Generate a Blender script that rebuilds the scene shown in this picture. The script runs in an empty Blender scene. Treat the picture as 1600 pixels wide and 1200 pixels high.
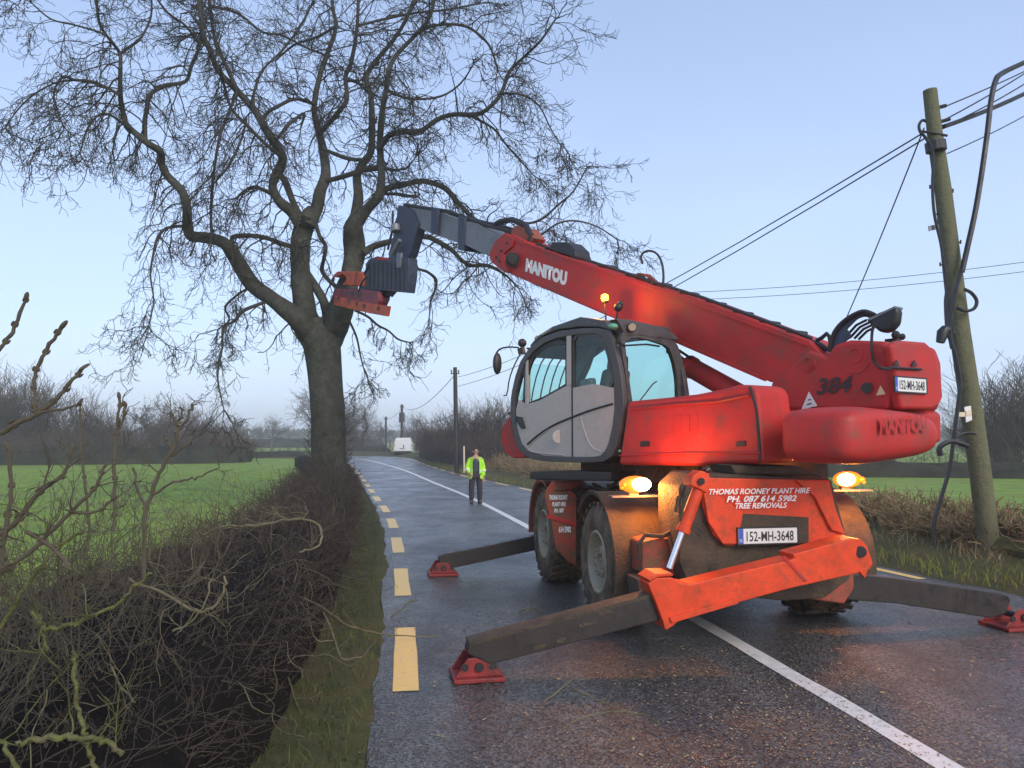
import bpy, bmesh, math, random
import numpy as np
from mathutils import Vector, Matrix, noise as mnoise
R = math.radians
random.seed(7); rng = np.random.default_rng(7)
scene = bpy.context.scene
COL = scene.collection

# ------------------------------------------------------------------ camera
CAM_H = 1.95; F = 1200.0; PITCH = math.atan(84 / 1200)
cam_data = bpy.data.cameras.new('camera'); cam_data.sensor_width = 36; cam_data.lens = 27
cam_data.clip_start = 0.05; cam_data.clip_end = 3000
cam = bpy.data.objects.new('camera', cam_data); COL.objects.link(cam)
cam.location = (0, 0, CAM_H); cam.rotation_euler = (R(90) + PITCH, 0, 0)
scene.camera = cam

# ------------------------------------------------------------------ sky and light (overcast dusk)
SUN_EL, SUN_ROT = R(32), R(150)
world = bpy.data.worlds.new('World'); scene.world = world; world.use_nodes = True
wn = world.node_tree; wn.nodes.clear()
wo = wn.nodes.new('ShaderNodeOutputWorld'); bg = wn.nodes.new('ShaderNodeBackground'); bg2 = wn.nodes.new('ShaderNodeBackground')
add = wn.nodes.new('ShaderNodeAddShader')
sky = wn.nodes.new('ShaderNodeTexSky'); sky.sky_type = 'NISHITA'; sky.sun_disc = False
sky.sun_elevation = SUN_EL; sky.sun_rotation = SUN_ROT; sky.dust_density = 2.0
wn.links.new(sky.outputs[0], bg.inputs[0]); bg.inputs[1].default_value = 0.05
# the even cloud deck: paler towards the horizon, faint blotches
tc = wn.nodes.new('ShaderNodeTexCoord'); sep = wn.nodes.new('ShaderNodeSeparateXYZ')
wn.links.new(tc.outputs['Generated'], sep.inputs[0])
ramp = wn.nodes.new('ShaderNodeValToRGB'); wn.links.new(sep.outputs[2], ramp.inputs[0])
e = ramp.color_ramp.elements
e[0].position = 0.0; e[0].color = (0.30, 0.365, 0.54, 1)
e[1].position = 0.75; e[1].color = (0.165, 0.22, 0.34, 1)
for pos, c in ((0.12, (0.31, 0.385, 0.565, 1)), (0.28, (0.295, 0.37, 0.545, 1)), (0.48, (0.225, 0.295, 0.45, 1))):
    k = e.new(pos); k.color = c
nz = wn.nodes.new('ShaderNodeTexNoise'); nz.inputs['Scale'].default_value = 2.2; nz.inputs['Detail'].default_value = 5
wn.links.new(tc.outputs['Generated'], nz.inputs['Vector'])
mr = wn.nodes.new('ShaderNodeMapRange'); mr.inputs[1].default_value = 0.3; mr.inputs[2].default_value = 0.7
mr.inputs[3].default_value = 0.95; mr.inputs[4].default_value = 1.05
wn.links.new(nz.outputs[0], mr.inputs[0])
vm = wn.nodes.new('ShaderNodeVectorMath'); vm.operation = 'SCALE'
wn.links.new(ramp.outputs[0], vm.inputs[0]); wn.links.new(mr.outputs[0], vm.inputs['Scale'])
wn.links.new(vm.outputs[0], bg2.inputs[0]); bg2.inputs[1].default_value = 1.05
wn.links.new(bg.outputs[0], add.inputs[0]); wn.links.new(bg2.outputs[0], add.inputs[1]); wn.links.new(add.outputs[0], wo.inputs[0])

sd = bpy.data.lights.new('sun', 'SUN'); sd.energy = 1.3; sd.angle = R(30); sd.color = (1.0, 0.90, 0.78)
sun = bpy.data.objects.new('sun', sd); COL.objects.link(sun)
# sun behind the camera, to the right, behind the cloud
sun_dir = Vector((math.sin(SUN_ROT) * math.cos(SUN_EL), math.cos(SUN_ROT) * math.cos(SUN_EL), math.sin(SUN_EL)))
sun.rotation_euler = sun_dir.to_track_quat('Z', 'Y').to_euler()
scene.view_settings.view_transform = 'Standard'; scene.view_settings.look = 'None'
scene.view_settings.exposure = 0.55; scene.view_settings.gamma = 1.0; scene.view_settings.use_curve_mapping = False
scene.render.engine = 'CYCLES'
scene.cycles.volume_bounces = 2; scene.cycles.max_bounces = 8; scene.cycles.transparent_max_bounces = 16
scene.cycles.volume_step_rate = 4

# ------------------------------------------------------------------ helpers
def ray(px, py):
    cx = (px - 800) / F; cu = (600 - py) / F
    return Vector((cx, math.cos(PITCH) - math.sin(PITCH) * cu, math.sin(PITCH) + math.cos(PITCH) * cu))
CAMP = Vector((0, 0, CAM_H))
def P(px, py, D):
    r = ray(px, py); return CAMP + r * (D / r.y)
def G(px, py, z=0.0):
    r = ray(px, py); return CAMP + r * ((z - CAM_H) / r.z)
def hit(px, py, p0, n):
    r = ray(px, py); return CAMP + r * ((p0 - CAMP).dot(n) / r.dot(n))

MAT = {}
def mat(name, col, rough=0.6, metal=0.0, var=0.25, scale=6.0, bump=0.0, bscale=60.0, dirt=None, dirt_amt=0.5, dirt_scale=3.0,
        coat=0.0, emit=None, estr=0.0, rvar=0.15, spec=0.5, trans=None):
    m = bpy.data.materials.new(name); m.use_nodes = True; nt = m.node_tree; N = nt.nodes; L = nt.links
    b = N['Principled BSDF']; MAT[name] = m
    tcn = N.new('ShaderNodeTexCoord'); co = tcn.outputs['Object']
    n1 = N.new('ShaderNodeTexNoise'); n1.inputs['Scale'].default_value = scale; n1.inputs['Detail'].default_value = 6
    n1.inputs['Roughness'].default_value = 0.65; L.new(co, n1.inputs['Vector'])
    rp = N.new('ShaderNodeValToRGB'); L.new(n1.outputs[0], rp.inputs[0])
    lo = [c * (1 - var) for c in col]; hi = [min(1, c * (1 + var)) for c in col]
    rp.color_ramp.elements[0].position = 0.3; rp.color_ramp.elements[1].position = 0.7
    rp.color_ramp.elements[0].color = (*lo, 1); rp.color_ramp.elements[1].color = (*hi, 1)
    out = rp.outputs[0]
    if dirt:
        n2 = N.new('ShaderNodeTexNoise'); n2.inputs['Scale'].default_value = dirt_scale; n2.inputs['Detail'].default_value = 10
        n2.inputs['Roughness'].default_value = 0.75; L.new(co, n2.inputs['Vector'])
        r2 = N.new('ShaderNodeMapRange'); r2.inputs[1].default_value = 0.62 - 0.3 * dirt_amt; r2.inputs[2].default_value = 0.75 - 0.2 * dirt_amt
        L.new(n2.outputs[0], r2.inputs[0])
        mx = N.new('ShaderNodeMix'); mx.data_type = 'RGBA'
        mm = N.new('ShaderNodeMath'); mm.operation = 'MULTIPLY'; mm.inputs[1].default_value = min(1, dirt_amt * 1.4); L.new(r2.outputs[0], mm.inputs[0])
        L.new(mm.outputs[0], mx.inputs[0]); L.new(out, mx.inputs[6]); mx.inputs[7].default_value = (*dirt, 1); out = mx.outputs[2]
    L.new(out, b.inputs['Base Color'])
    rr = N.new('ShaderNodeMapRange'); rr.inputs[1].default_value = 0.3; rr.inputs[2].default_value = 0.7
    rr.inputs[3].default_value = max(0.03, rough - rvar); rr.inputs[4].default_value = min(1, rough + rvar)
    L.new(n1.outputs[0], rr.inputs[0]); L.new(rr.outputs[0], b.inputs['Roughness'])
    b.inputs['Metallic'].default_value = metal; b.inputs['Coat Weight'].default_value = coat; b.inputs['Coat Roughness'].default_value = 0.15
    b.inputs['Specular IOR Level'].default_value = spec
    if bump:
        n3 = N.new('ShaderNodeTexNoise'); n3.inputs['Scale'].default_value = bscale; n3.inputs['Detail'].default_value = 5
        L.new(co, n3.inputs['Vector'])
        bp = N.new('ShaderNodeBump'); bp.inputs['Strength'].default_value = bump; bp.inputs['Distance'].default_value = 0.02
        L.new(n3.outputs[0], bp.inputs['Height']); L.new(bp.outputs[0], b.inputs['Normal'])
    if emit:
        b.inputs['Emission Color'].default_value = (*emit, 1); b.inputs['Emission Strength'].default_value = estr
    return m

RED = mat('red_paint', (0.46, 0.028, 0.024), 0.55, var=0.2, scale=3, coat=0.0, dirt=(0.13, 0.075, 0.05), dirt_amt=0.42, dirt_scale=4, bump=0.12, bscale=60, spec=0.35)
RED2 = mat('orange_red_paint', (0.72, 0.062, 0.014), 0.5, var=0.2, scale=4, coat=0.0, dirt=(0.16, 0.06, 0.025), dirt_amt=0.42, dirt_scale=6, bump=0.15, bscale=60, spec=0.35)
REDF = mat('scuffed_foot_red', (0.26, 0.022, 0.02), 0.55, var=0.3, scale=8, dirt=(0.05, 0.03, 0.025), dirt_amt=0.5, dirt_scale=9, bump=0.2, bscale=60)
REDD = mat('muddy_red_paint', (0.40, 0.05, 0.03), 0.6, var=0.3, scale=6, dirt=(0.13, 0.08, 0.035), dirt_amt=0.75, dirt_scale=5, bump=0.3, bscale=40)
MUDDY = mat('muddy_steel', (0.06, 0.042, 0.026), 0.8, var=0.7, scale=5, dirt=(0.10, 0.068, 0.04), dirt_amt=0.5, bump=0.6, bscale=40)
DARKST = mat('greasy_dark_steel', (0.022, 0.017, 0.015), 0.45, var=0.4, scale=9, dirt=(0.05, 0.034, 0.026), dirt_amt=0.35, dirt_scale=3, bump=0.10, bscale=40)
BOOMGREY = mat('grey_boom_steel', (0.20, 0.205, 0.225), 0.42, metal=0.2, var=0.25, scale=6, dirt=(0.05, 0.05, 0.055), dirt_amt=0.4)
BLACK = mat('black_plastic', (0.018, 0.018, 0.02), 0.5, var=0.3)
BLUEBLK = mat('blue_black_steel', (0.035, 0.045, 0.08), 0.45, var=0.4, scale=8, dirt=(0.05, 0.04, 0.04), dirt_amt=0.3)
CHAR = mat('cab_frame_paint', (0.060, 0.055, 0.055), 0.45, var=0.25, scale=8, dirt=(0.14, 0.12, 0.1), dirt_amt=0.35, dirt_scale=6)
DOORG = mat('door_grey_paint', (0.47, 0.41, 0.36), 0.5, var=0.12, scale=5, dirt=(0.25, 0.20, 0.15), dirt_amt=0.35, dirt_scale=5, coat=0.1)
RUBBER = mat('muddy_tyre_rubber', (0.045, 0.038, 0.028), 0.75, var=0.4, scale=10, dirt=(0.20, 0.13, 0.06), dirt_amt=0.7, dirt_scale=6, bump=0.4, bscale=50)
RIM = mat('pale_muddy_rim', (0.36, 0.32, 0.23), 0.5, var=0.2, dirt=(0.25, 0.18, 0.09), dirt_amt=0.5, dirt_scale=6)
CHROME = mat('chrome_rod', (0.8, 0.8, 0.82), 0.15, metal=1.0, var=0.05)
WHITEP = mat('white_print', (0.82, 0.82, 0.80), 0.5, var=0.12, scale=30, dirt=(0.5, 0.2, 0.15), dirt_amt=0.25, dirt_scale=25)
PLATEW = mat('plate_white', (0.75, 0.75, 0.72), 0.4, var=0.05)
PLATEB = mat('plate_blue', (0.05, 0.10, 0.5), 0.4, var=0.05)
INK = mat('plate_black', (0.02, 0.02, 0.02), 0.5, var=0.1)
BLKPRINT = mat('black_print', (0.035, 0.02, 0.02), 0.6, var=0.4, scale=30, dirt=(0.35, 0.04, 0.03), dirt_amt=0.3, dirt_scale=30)
STICKER = mat('yellow_sticker', (0.75, 0.60, 0.33), 0.5, var=0.1)
CREAMST = mat('cream_sticker', (0.72, 0.62, 0.45), 0.5, var=0.1)
SEATM = mat('seat_fabric', (0.05, 0.06, 0.065), 0.8, var=0.3)
GREYI = mat('interior_grey', (0.16, 0.17, 0.17), 0.6, var=0.3)
def glass(name, tint, fac=0.12):
    m = bpy.data.materials.new(name); m.use_nodes = True; nt = m.node_tree; nt.nodes.clear()
    o = nt.nodes.new('ShaderNodeOutputMaterial'); t = nt.nodes.new('ShaderNodeBsdfTransparent'); g = nt.nodes.new('ShaderNodeBsdfGlossy')
    t.inputs[0].default_value = (*tint, 1); g.inputs['Roughness'].default_value = 0.05; g.inputs['Color'].default_value = (0.85, 0.9, 0.9, 1)
    fl = nt.nodes.new('ShaderNodeLayerWeight'); fl.inputs[0].default_value = 0.25
    pw = nt.nodes.new('ShaderNodeMath'); pw.operation = 'POWER'; pw.inputs[1].default_value = 3; nt.links.new(fl.outputs['Facing'], pw.inputs[0])
    fr = nt.nodes.new('ShaderNodeMath'); fr.operation = 'MULTIPLY_ADD'; fr.inputs[1].default_value = 0.5; fr.inputs[2].default_value = 0.03; nt.links.new(pw.outputs[0], fr.inputs[0])
    mx = nt.nodes.new('ShaderNodeMixShader'); nt.links.new(fr.outputs[0], mx.inputs[0]); nt.links.new(t.outputs[0], mx.inputs[1]); nt.links.new(g.outputs[0], mx.inputs[2])
    nt.links.new(mx.outputs[0], o.inputs[0]); return m
GLASS = glass('teal_tinted_glass', (0.85, 0.965, 0.945))
DGLASS = glass('dark_glass', (0.35, 0.45, 0.45))
LAMPON = mat('lamp_glow_white', (1, 0.7, 0.3), 0.3, var=0.0, emit=(1.0, 0.80, 0.46), estr=34)
LAMPAMB = mat('lamp_amber_lens', (0.42, 0.06, 0.004), 0.25, var=0.05, emit=(1.0, 0.24, 0.015), estr=0.9)
BEACON = mat('beacon_amber', (0.9, 0.3, 0.02), 0.25, var=0.0, emit=(1.0, 0.36, 0.02), estr=12)
BEACONC = mat('beacon_core', (1, 0.7, 0.2), 0.25, var=0.0, emit=(1.0, 0.70, 0.15), estr=30)

class MB:
    def __init__(self): self.v = []; self.f = []
    def add(self, vs, fs):
        o = len(self.v); self.v += [tuple(x) for x in vs]; self.f += [tuple(i + o for i in f) for f in fs]; return self
    def prism(self, pts, ext):
        """closed outline extruded by a vector"""
        n = len(pts); a = [Vector(p) for p in pts]; b = [p + ext for p in a]
        nn = Vector((0, 0, 0))
        for i in range(n): nn += (a[i]).cross(a[(i + 1) % n])
        flip = nn.dot(ext) > 0
        fs = [tuple(range(n))[::-1] if flip else tuple(range(n)), tuple(range(n, 2 * n)) if flip else tuple(range(n, 2 * n))[::-1]]
        for i in range(n):
            j = (i + 1) % n
            fs.append((i, j, n + j, n + i) if flip else (j, i, n + i, n + j))
        return self.add(a + b, fs)
    def box(self, o, ax, ay, az):
        """corner o and three edge vectors"""
        o = Vector(o); return self.prism([o, o + ax, o + ax + ay, o + ay], az)
    def ring(self, outer, inner, ext):
        n = len(outer); a = list(map(Vector, outer)); b = list(map(Vector, inner)); a2 = [p + ext for p in a]; b2 = [p + ext for p in b]
        fs = []
        for i in range(n):
            j = (i + 1) % n
            fs += [(i, j, n + j, n + i), (2 * n + i, 3 * n + i, 3 * n + j, 2 * n + j), (i, 2 * n + i, 2 * n + j, j), (n + i, n + j, 3 * n + j, 3 * n + i)]
        return self.add(a + b + a2 + b2, fs)
    def tube(self, pts, rad, n=8, cap=True):
        pts = [Vector(p) for p in pts]; m = len(pts)
        if not hasattr(rad, '__len__'): rad = [rad] * m
        t0 = (pts[1] - pts[0]).normalized()
        up = Vector((0, 0, 1)) if abs(t0.z) < 0.9 else Vector((1, 0, 0))
        x = t0.cross(up).normalized(); vs = []; fs = []
        for i in range(m):
            t = (pts[min(i + 1, m - 1)] - pts[max(i - 1, 0)])
            if t.length < 1e-9: t = t0
            t.normalize(); x = (x - t * x.dot(t)).normalized(); y = t.cross(x)
            for k in range(n):
                a = 2 * math.pi * k / n; vs.append(pts[i] + (x * math.cos(a) + y * math.sin(a)) * rad[i])
        for i in range(m - 1):
            for k in range(n):
                l = (k + 1) % n; fs.append((i * n + k, i * n + l, (i + 1) * n + l, (i + 1) * n + k))
        if cap: fs.append(tuple(range(n))[::-1]); fs.append(tuple((m - 1) * n + k for k in range(n)))
        return self.add(vs, fs)
    def cyl(self, a, b, r, n=20, r2=None): return self.tube([a, b], [r, r if r2 is None else r2], n)
    def sphere(self, c, r, sx=(1, 0, 0), sy=(0, 1, 0), sz=(0, 0, 1), n=12, m=8):
        c = Vector(c); sx, sy, sz = Vector(sx), Vector(sy), Vector(sz); vs = [c + sz * r]; fs = []
        for i in range(1, m):
            ph = math.pi * i / m
            for k in range(n):
                a = 2 * math.pi * k / n
                vs.append(c + (sx * math.cos(a) * math.sin(ph) + sy * math.sin(a) * math.sin(ph) + sz * math.cos(ph)) * r)
        vs.append(c - sz * r); L = len(vs) - 1
        for k in range(n): fs.append((0, 1 + k, 1 + (k + 1) % n))
        for i in range(m - 2):
            for k in range(n):
                l = (k + 1) % n; fs.append((1 + i * n + k, 1 + (i + 1) * n + k, 1 + (i + 1) * n + l, 1 + i * n + l))
        for k in range(n): fs.append((L, 1 + (m - 2) * n + (k + 1) % n, 1 + (m - 2) * n + k))
        return self.add(vs, fs)
    def lathe(self, c, axis, prof, n=32):
        """prof = [(distance along axis, radius)]"""
        axis = Vector(axis).normalized(); up = Vector((0, 0, 1)) if abs(axis.z) < 0.9 else Vector((1, 0, 0))
        x = axis.cross(up).normalized(); y = axis.cross(x); vs = []; fs = []
        for (d, r) in prof:
            for k in range(n):
                a = 2 * math.pi * k / n; vs.append(Vector(c) + axis * d + (x * math.cos(a) + y * math.sin(a)) * r)
        for i in range(len(prof) - 1):
            for k in range(n):
                l = (k + 1) % n; fs.append((i * n + k, (i + 1) * n + k, (i + 1) * n + l, i * n + l))
        return self.add(vs, fs)
    def build(self, name, m, parent=None, bevel=0.0, seg=2, smooth=False, kind=None, label=None):
        org = Vector(ORG.get(parent, (0, 0, 0)) if parent else (0, 0, 0))
        me = bpy.data.meshes.new(name)
        me.from_pydata([(x - org.x, y - org.y, z - org.z) for x, y, z in self.v], [], self.f); me.update()
        if bevel or True:
            bm = bmesh.new(); bm.from_mesh(me)
            if len(bm.verts) < 60000:
                if bevel: bmesh.ops.remove_doubles(bm, verts=bm.verts, dist=1e-5)
                bmesh.ops.recalc_face_normals(bm, faces=bm.faces)
            if bevel:
                es = [e for e in bm.edges if len(e.link_faces) == 2 and e.calc_face_angle(0) > R(28)]
                bmesh.ops.bevel(bm, geom=es, offset=bevel, segments=seg, affect='EDGES', clamp_overlap=True, profile=0.5)
            bm.to_mesh(me); bm.free()
        if smooth or bevel:
            me.polygons.foreach_set('use_smooth', [True] * len(me.polygons))
            me.set_sharp_from_angle(angle=R(40))
        me.materials.append(m)
        o = bpy.data.objects.new(name, me); COL.objects.link(o)
        if bevel: wnm = o.modifiers.new('shade', 'WEIGHTED_NORMAL'); wnm.keep_sharp = True; wnm.weight = 100
        if parent: o.parent = parent; ORG[o] = org
        else: ORG[o] = org
        if kind: o['kind'] = kind
        if label: o['label'] = label
        return o
ORG = {}
def thing(name, label, cat, loc=(0, 0, 0), group=None):
    o = bpy.data.objects.new(name, None); COL.objects.link(o); o.location = loc; o.empty_display_size = 0.3
    o['label'] = label; o['category'] = cat
    if group: o['group'] = group
    ORG[o] = Vector(loc); return o
def tag(o, label, cat, group=None, kind=None):
    o['label'] = label; o['category'] = cat
    if group: o['group'] = group
    if kind: o['kind'] = kind
    return o
def text_mesh(s, size_w, size_h, origin, ax, ay, m, parent, name='lettering', lift=0.004, shear=0.0, offset=0.0, spacing=1.0, depth=0.002):
    """words fitted into size_w x size_h starting at origin along ax (right) and ay (up)"""
    cu = bpy.data.curves.new('t', 'FONT'); cu.body = s; cu.size = 1; cu.shear = shear; cu.offset = offset; cu.space_character = spacing
    cu.extrude = 0.0; cu.resolution_u = 3
    to = bpy.data.objects.new('t', cu); COL.objects.link(to); bpy.context.view_layer.update()
    me = bpy.data.meshes.new_from_object(to.evaluated_get(bpy.context.evaluated_depsgraph_get()))
    bpy.data.objects.remove(to); bpy.data.curves.remove(cu)
    co = np.array([v.co[:] for v in me.vertices]); mn = co.min(0); mx = co.max(0)
    co = (co - mn) / np.maximum(mx - mn, 1e-6)
    ax = Vector(ax).normalized(); ay = Vector(ay).normalized(); nn = ax.cross(ay).normalized()
    org = Vector(ORG[parent])
    for v, c in zip(me.vertices, co):
        v.co = Vector(origin) + ax * (c[0] * size_w) + ay * (c[1] * size_h) + nn * lift - org
    me.name = name; me.materials.clear(); me.materials.append(m); me.update()
    o = bpy.data.objects.new(name, me); COL.objects.link(o); o.parent = parent; ORG[o] = org
    return o
def loop_by_angle(poly, n, c=None):
    """n points of a closed 2D outline, at even angles round its centre"""
    poly = [Vector(p) for p in poly]
    if c is None: c = sum(poly, Vector((0, 0))) / len(poly)
    out = []
    for k in range(n):
        a = 2 * math.pi * k / n; d = Vector((math.cos(a), math.sin(a))); best = None
        for i in range(len(poly)):
            p, q = poly[i] - c, poly[(i + 1) % len(poly)] - c; s = q - p
            den = d.x * s.y - d.y * s.x
            if abs(den) < 1e-12: continue
            t = (p.x * s.y - p.y * s.x) / den; w = (p.x * d.y - p.y * d.x) / den
            if t > 0 and -1e-9 <= w <= 1 + 1e-9 and (best is None or t > best): best = t
        out.append(c + d * (best or 0))
    return out
def smooth_poly(pts, it=2, closed=True):
    pts = [Vector(p) for p in pts]
    for _ in range(it):
        o = []; n = len(pts)
        for i in range(n if closed else n - 1):
            a, b = pts[i], pts[(i + 1) % n]; o += [a * .75 + b * .25, a * .25 + b * .75]
        if not closed: o = [pts[0]] + o + [pts[-1]]
        pts = o
    return pts
def catmull(pts, per=4):
    pts = [np.array(p, float) for p in pts]; out = []
    for i in range(len(pts) - 1):
        p0 = pts[max(i - 1, 0)]; p1 = pts[i]; p2 = pts[i + 1]; p3 = pts[min(i + 2, len(pts) - 1)]
        for k in range(per):
            t = k / per
            out.append(0.5 * ((2 * p1) + (-p0 + p2) * t + (2 * p0 - 5 * p1 + 4 * p2 - p3) * t * t + (-p0 + 3 * p1 - 3 * p2 + p3) * t ** 3))
    out.append(pts[-1]); return out

# fast builder for masses of twigs and blades
class Mass:
    def __init__(self): self.V = []; self.Fq = []; self.n = 0
    def strand(self, pts, rad, n=3):
        pts = np.asarray(pts, float); m = len(pts); rad = np.asarray(rad, float)
        t = np.gradient(pts, axis=0); t /= np.linalg.norm(t, axis=1)[:, None] + 1e-12
        ref = np.array([0.31, 0.52, 0.79]) if abs(t[0] @ np.array([0.31, 0.52, 0.79])) < 0.9 else np.array([0.8, -0.5, 0.1])
        x = np.cross(t, ref); x /= np.linalg.norm(x, axis=1)[:, None] + 1e-12; y = np.cross(t, x)
        a = 2 * np.pi * np.arange(n) / n
        v = pts[:, None, :] + (x[:, None, :] * np.cos(a)[None, :, None] + y[:, None, :] * np.sin(a)[None, :, None]) * rad[:, None, None]
        self.V.append(v.reshape(-1, 3))
        i = np.arange(m - 1)[:, None] * n; k = np.arange(n)[None, :]; l = (k + 1) % n
        q = np.stack([i + k, i + l, i + n + l, i + n + k], -1).reshape(-1, 4) + self.n
        self.Fq.append(q); self.n += m * n
    def quads(self, V):
        """V: (k,4,3) array of loose quads"""
        k = len(V); self.V.append(V.reshape(-1, 3)); self.Fq.append(np.arange(k * 4).reshape(k, 4) + self.n); self.n += 4 * k
    def build(self, name, m, parent=None, kind=None, label=None, smooth=True):
        org = np.array(ORG.get(parent, (0, 0, 0)) if parent else (0, 0, 0), float)
        V = np.concatenate(self.V) - org; Q = np.concatenate(self.Fq)
        me = bpy.data.meshes.new(name); me.vertices.add(len(V)); me.vertices.foreach_set('co', V.astype(np.float32).ravel())
        me.loops.add(Q.size); me.loops.foreach_set('vertex_index', Q.astype(np.int32).ravel())
        me.polygons.add(len(Q)); me.polygons.foreach_set('loop_start', np.arange(0, Q.size, 4, dtype=np.int32))
        me.polygons.foreach_set('loop_total', np.full(len(Q), 4, dtype=np.int32))
        me.polygons.foreach_set('use_smooth', np.full(len(Q), smooth))
        me.update(calc_edges=True); me.materials.append(m)
        o = bpy.data.objects.new(name, me); COL.objects.link(o)
        if parent: o.parent = parent
        ORG[o] = Vector(org)
        if kind: o['kind'] = kind
        if label: o['label'] = label
        return o
def unit(v): return v / (np.linalg.norm(v) + 1e-12)

# ================================================================== SETTING
# ---- materials of the setting
def asphalt():
    m = bpy.data.materials.new('wet_asphalt'); m.use_nodes = True; N = m.node_tree.nodes; L = m.node_tree.links; b = N['Principled BSDF']
    tcn = N.new('ShaderNodeTexCoord'); co = tcn.outputs['Object']
    def noise(s, d=6, r=0.6):
        n = N.new('ShaderNodeTexNoise'); n.inputs['Scale'].default_value = s; n.inputs['Detail'].default_value = d; n.inputs['Roughness'].default_value = r
        L.new(co, n.inputs['Vector']); return n.outputs[0]
    vo = N.new('ShaderNodeTexVoronoi'); vo.inputs['Scale'].default_value = 58; L.new(co, vo.inputs['Vector'])
    big = noise(0.5, 8, 0.7); fine = noise(45, 4); mid = noise(4, 6)
    cr = N.new('ShaderNodeValToRGB'); L.new(vo.outputs['Color'], cr.inputs[0])
    cr.color_ramp.elements[0].color = (0.018, 0.017, 0.016, 1); cr.color_ramp.elements[1].color = (0.20, 0.192, 0.18, 1)
    cr.color_ramp.elements[0].position = 0.2
    # muddy patches
    mp = N.new('ShaderNodeMapRange'); mp.inputs[1].default_value = 0.52; mp.inputs[2].default_value = 0.72; L.new(mid, mp.inputs[0])
    mx = N.new('ShaderNodeMix'); mx.data_type = 'RGBA'; L.new(mp.outputs[0], mx.inputs[0]); L.new(cr.outputs[0], mx.inputs[6]); mx.inputs[7].default_value = (0.05, 0.038, 0.026, 1)
    # wheel-worn streaks along the road and older patches, lighter and darker stone
    mpg = N.new('ShaderNodeMapping'); mpg.inputs['Rotation'].default_value = (0, 0, R(-10)); mpg.inputs['Scale'].default_value = (1.1, .10, 1); L.new(co, mpg.inputs['Vector'])
    st = N.new('ShaderNodeTexNoise'); st.inputs['Scale'].default_value = 1.6; st.inputs['Detail'].default_value = 5; L.new(mpg.outputs[0], st.inputs['Vector'])
    sm = N.new('ShaderNodeMapRange'); sm.inputs[1].default_value = .35; sm.inputs[2].default_value = .65; sm.inputs[3].default_value = .55; sm.inputs[4].default_value = 1.35; L.new(st.outputs[0], sm.inputs[0])
    sv = N.new('ShaderNodeVectorMath'); sv.operation = 'SCALE'; L.new(cr.outputs[0], sv.inputs[0]); L.new(sm.outputs[0], sv.inputs['Scale'])
    L.new(sv.outputs[0], mx.inputs[6])
    mh = N.new('ShaderNodeMath'); mh.operation = 'MULTIPLY'; mh.inputs[1].default_value = 0.6; L.new(mp.outputs[0], mh.inputs[0]); L.new(mh.outputs[0], mx.inputs[0])
    L.new(mx.outputs[2], b.inputs['Base Color'])
    rr = N.new('ShaderNodeMapRange'); rr.inputs[1].default_value = 0.38; rr.inputs[2].default_value = 0.62; rr.inputs[3].default_value = 0.24; rr.inputs[4].default_value = 0.60
    L.new(big, rr.inputs[0]); L.new(rr.outputs[0], b.inputs['Roughness'])
    b.inputs['Specular IOR Level'].default_value = 0.6; b.inputs['Coat Weight'].default_value = 0.35; b.inputs['Coat Roughness'].default_value = 0.2
    b1 = N.new('ShaderNodeBump'); b1.inputs['Strength'].default_value = 0.9; b1.inputs['Distance'].default_value = 0.012; L.new(vo.outputs['Distance'], b1.inputs['Height'])
    b2 = N.new('ShaderNodeBump'); b2.inputs['Strength'].default_value = 0.5; b2.inputs['Distance'].default_value = 0.012; L.new(fine, b2.inputs['Height']); L.new(b1.outputs[0], b2.inputs['Normal'])
    L.new(b2.outputs[0], b.inputs['Normal']); L.new(b2.outputs[0], b.inputs['Coat Normal'])
    return m
ASPH = asphalt()
GRASSF = mat('field_grass', (0.175, 0.27, 0.03), 0.8, var=0.45, scale=0.8, dirt=(0.20, 0.20, 0.06), dirt_amt=0.5, dirt_scale=0.35, bump=1.0, bscale=12, spec=0.2)
VERGE = mat('verge_soil', (0.075, 0.08, 0.028), 0.9, var=0.5, scale=3, dirt=(0.075, 0.05, 0.028), dirt_amt=0.6, bump=1.0, bscale=20, spec=0.2)
YMARK = mat('yellow_road_paint', (0.86, 0.56, 0.16), 0.45, var=0.1, scale=12, dirt=(0.40, 0.3, 0.16), dirt_amt=0.16, dirt_scale=14, bump=0.1, bscale=60)
WMARK = mat('white_road_paint', (0.74, 0.72, 0.68), 0.4, var=0.12, scale=12, dirt=(0.3, 0.29, 0.28), dirt_amt=0.22, dirt_scale=16, bump=0.1, bscale=60)
BARK = mat('ash_bark', (0.066, 0.068, 0.052), 0.85, var=0.45, scale=5, dirt=(0.04, 0.038, 0.036), dirt_amt=0.6, dirt_scale=9, bump=1.0, bscale=22, spec=0.2)
TWIG = mat('twig_bark', (0.050, 0.048, 0.040), 0.85, var=0.4, scale=3, spec=0.2)
MOSS = mat('mossy_branch', (0.115, 0.125, 0.04), 0.9, var=0.5, scale=12, dirt=(0.16, 0.13, 0.09), dirt_amt=0.5, dirt_scale=20, bump=0.8, bscale=60, spec=0.2)
HTWIG = mat('hedge_twig', (0.07, 0.055, 0.042), 0.85, var=0.6, scale=2, spec=0.25)
PTWIG = mat('pale_twig', (0.15, 0.13, 0.08), 0.8, var=0.5, scale=4, dirt=(0.11, 0.12, 0.05), dirt_amt=0.5, dirt_scale=6, spec=0.25)
HCORE = mat('shaded_hedge_litter', (0.009, 0.0075, 0.006), 0.95, var=0.7, scale=9, bump=1.0, bscale=18, spec=0.1)  # litter core, its near-black colour stands in for shade inside the hedge
DRYG = mat('dry_grass', (0.40, 0.28, 0.14), 0.8, var=0.4, scale=1.5, spec=0.2)
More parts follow.
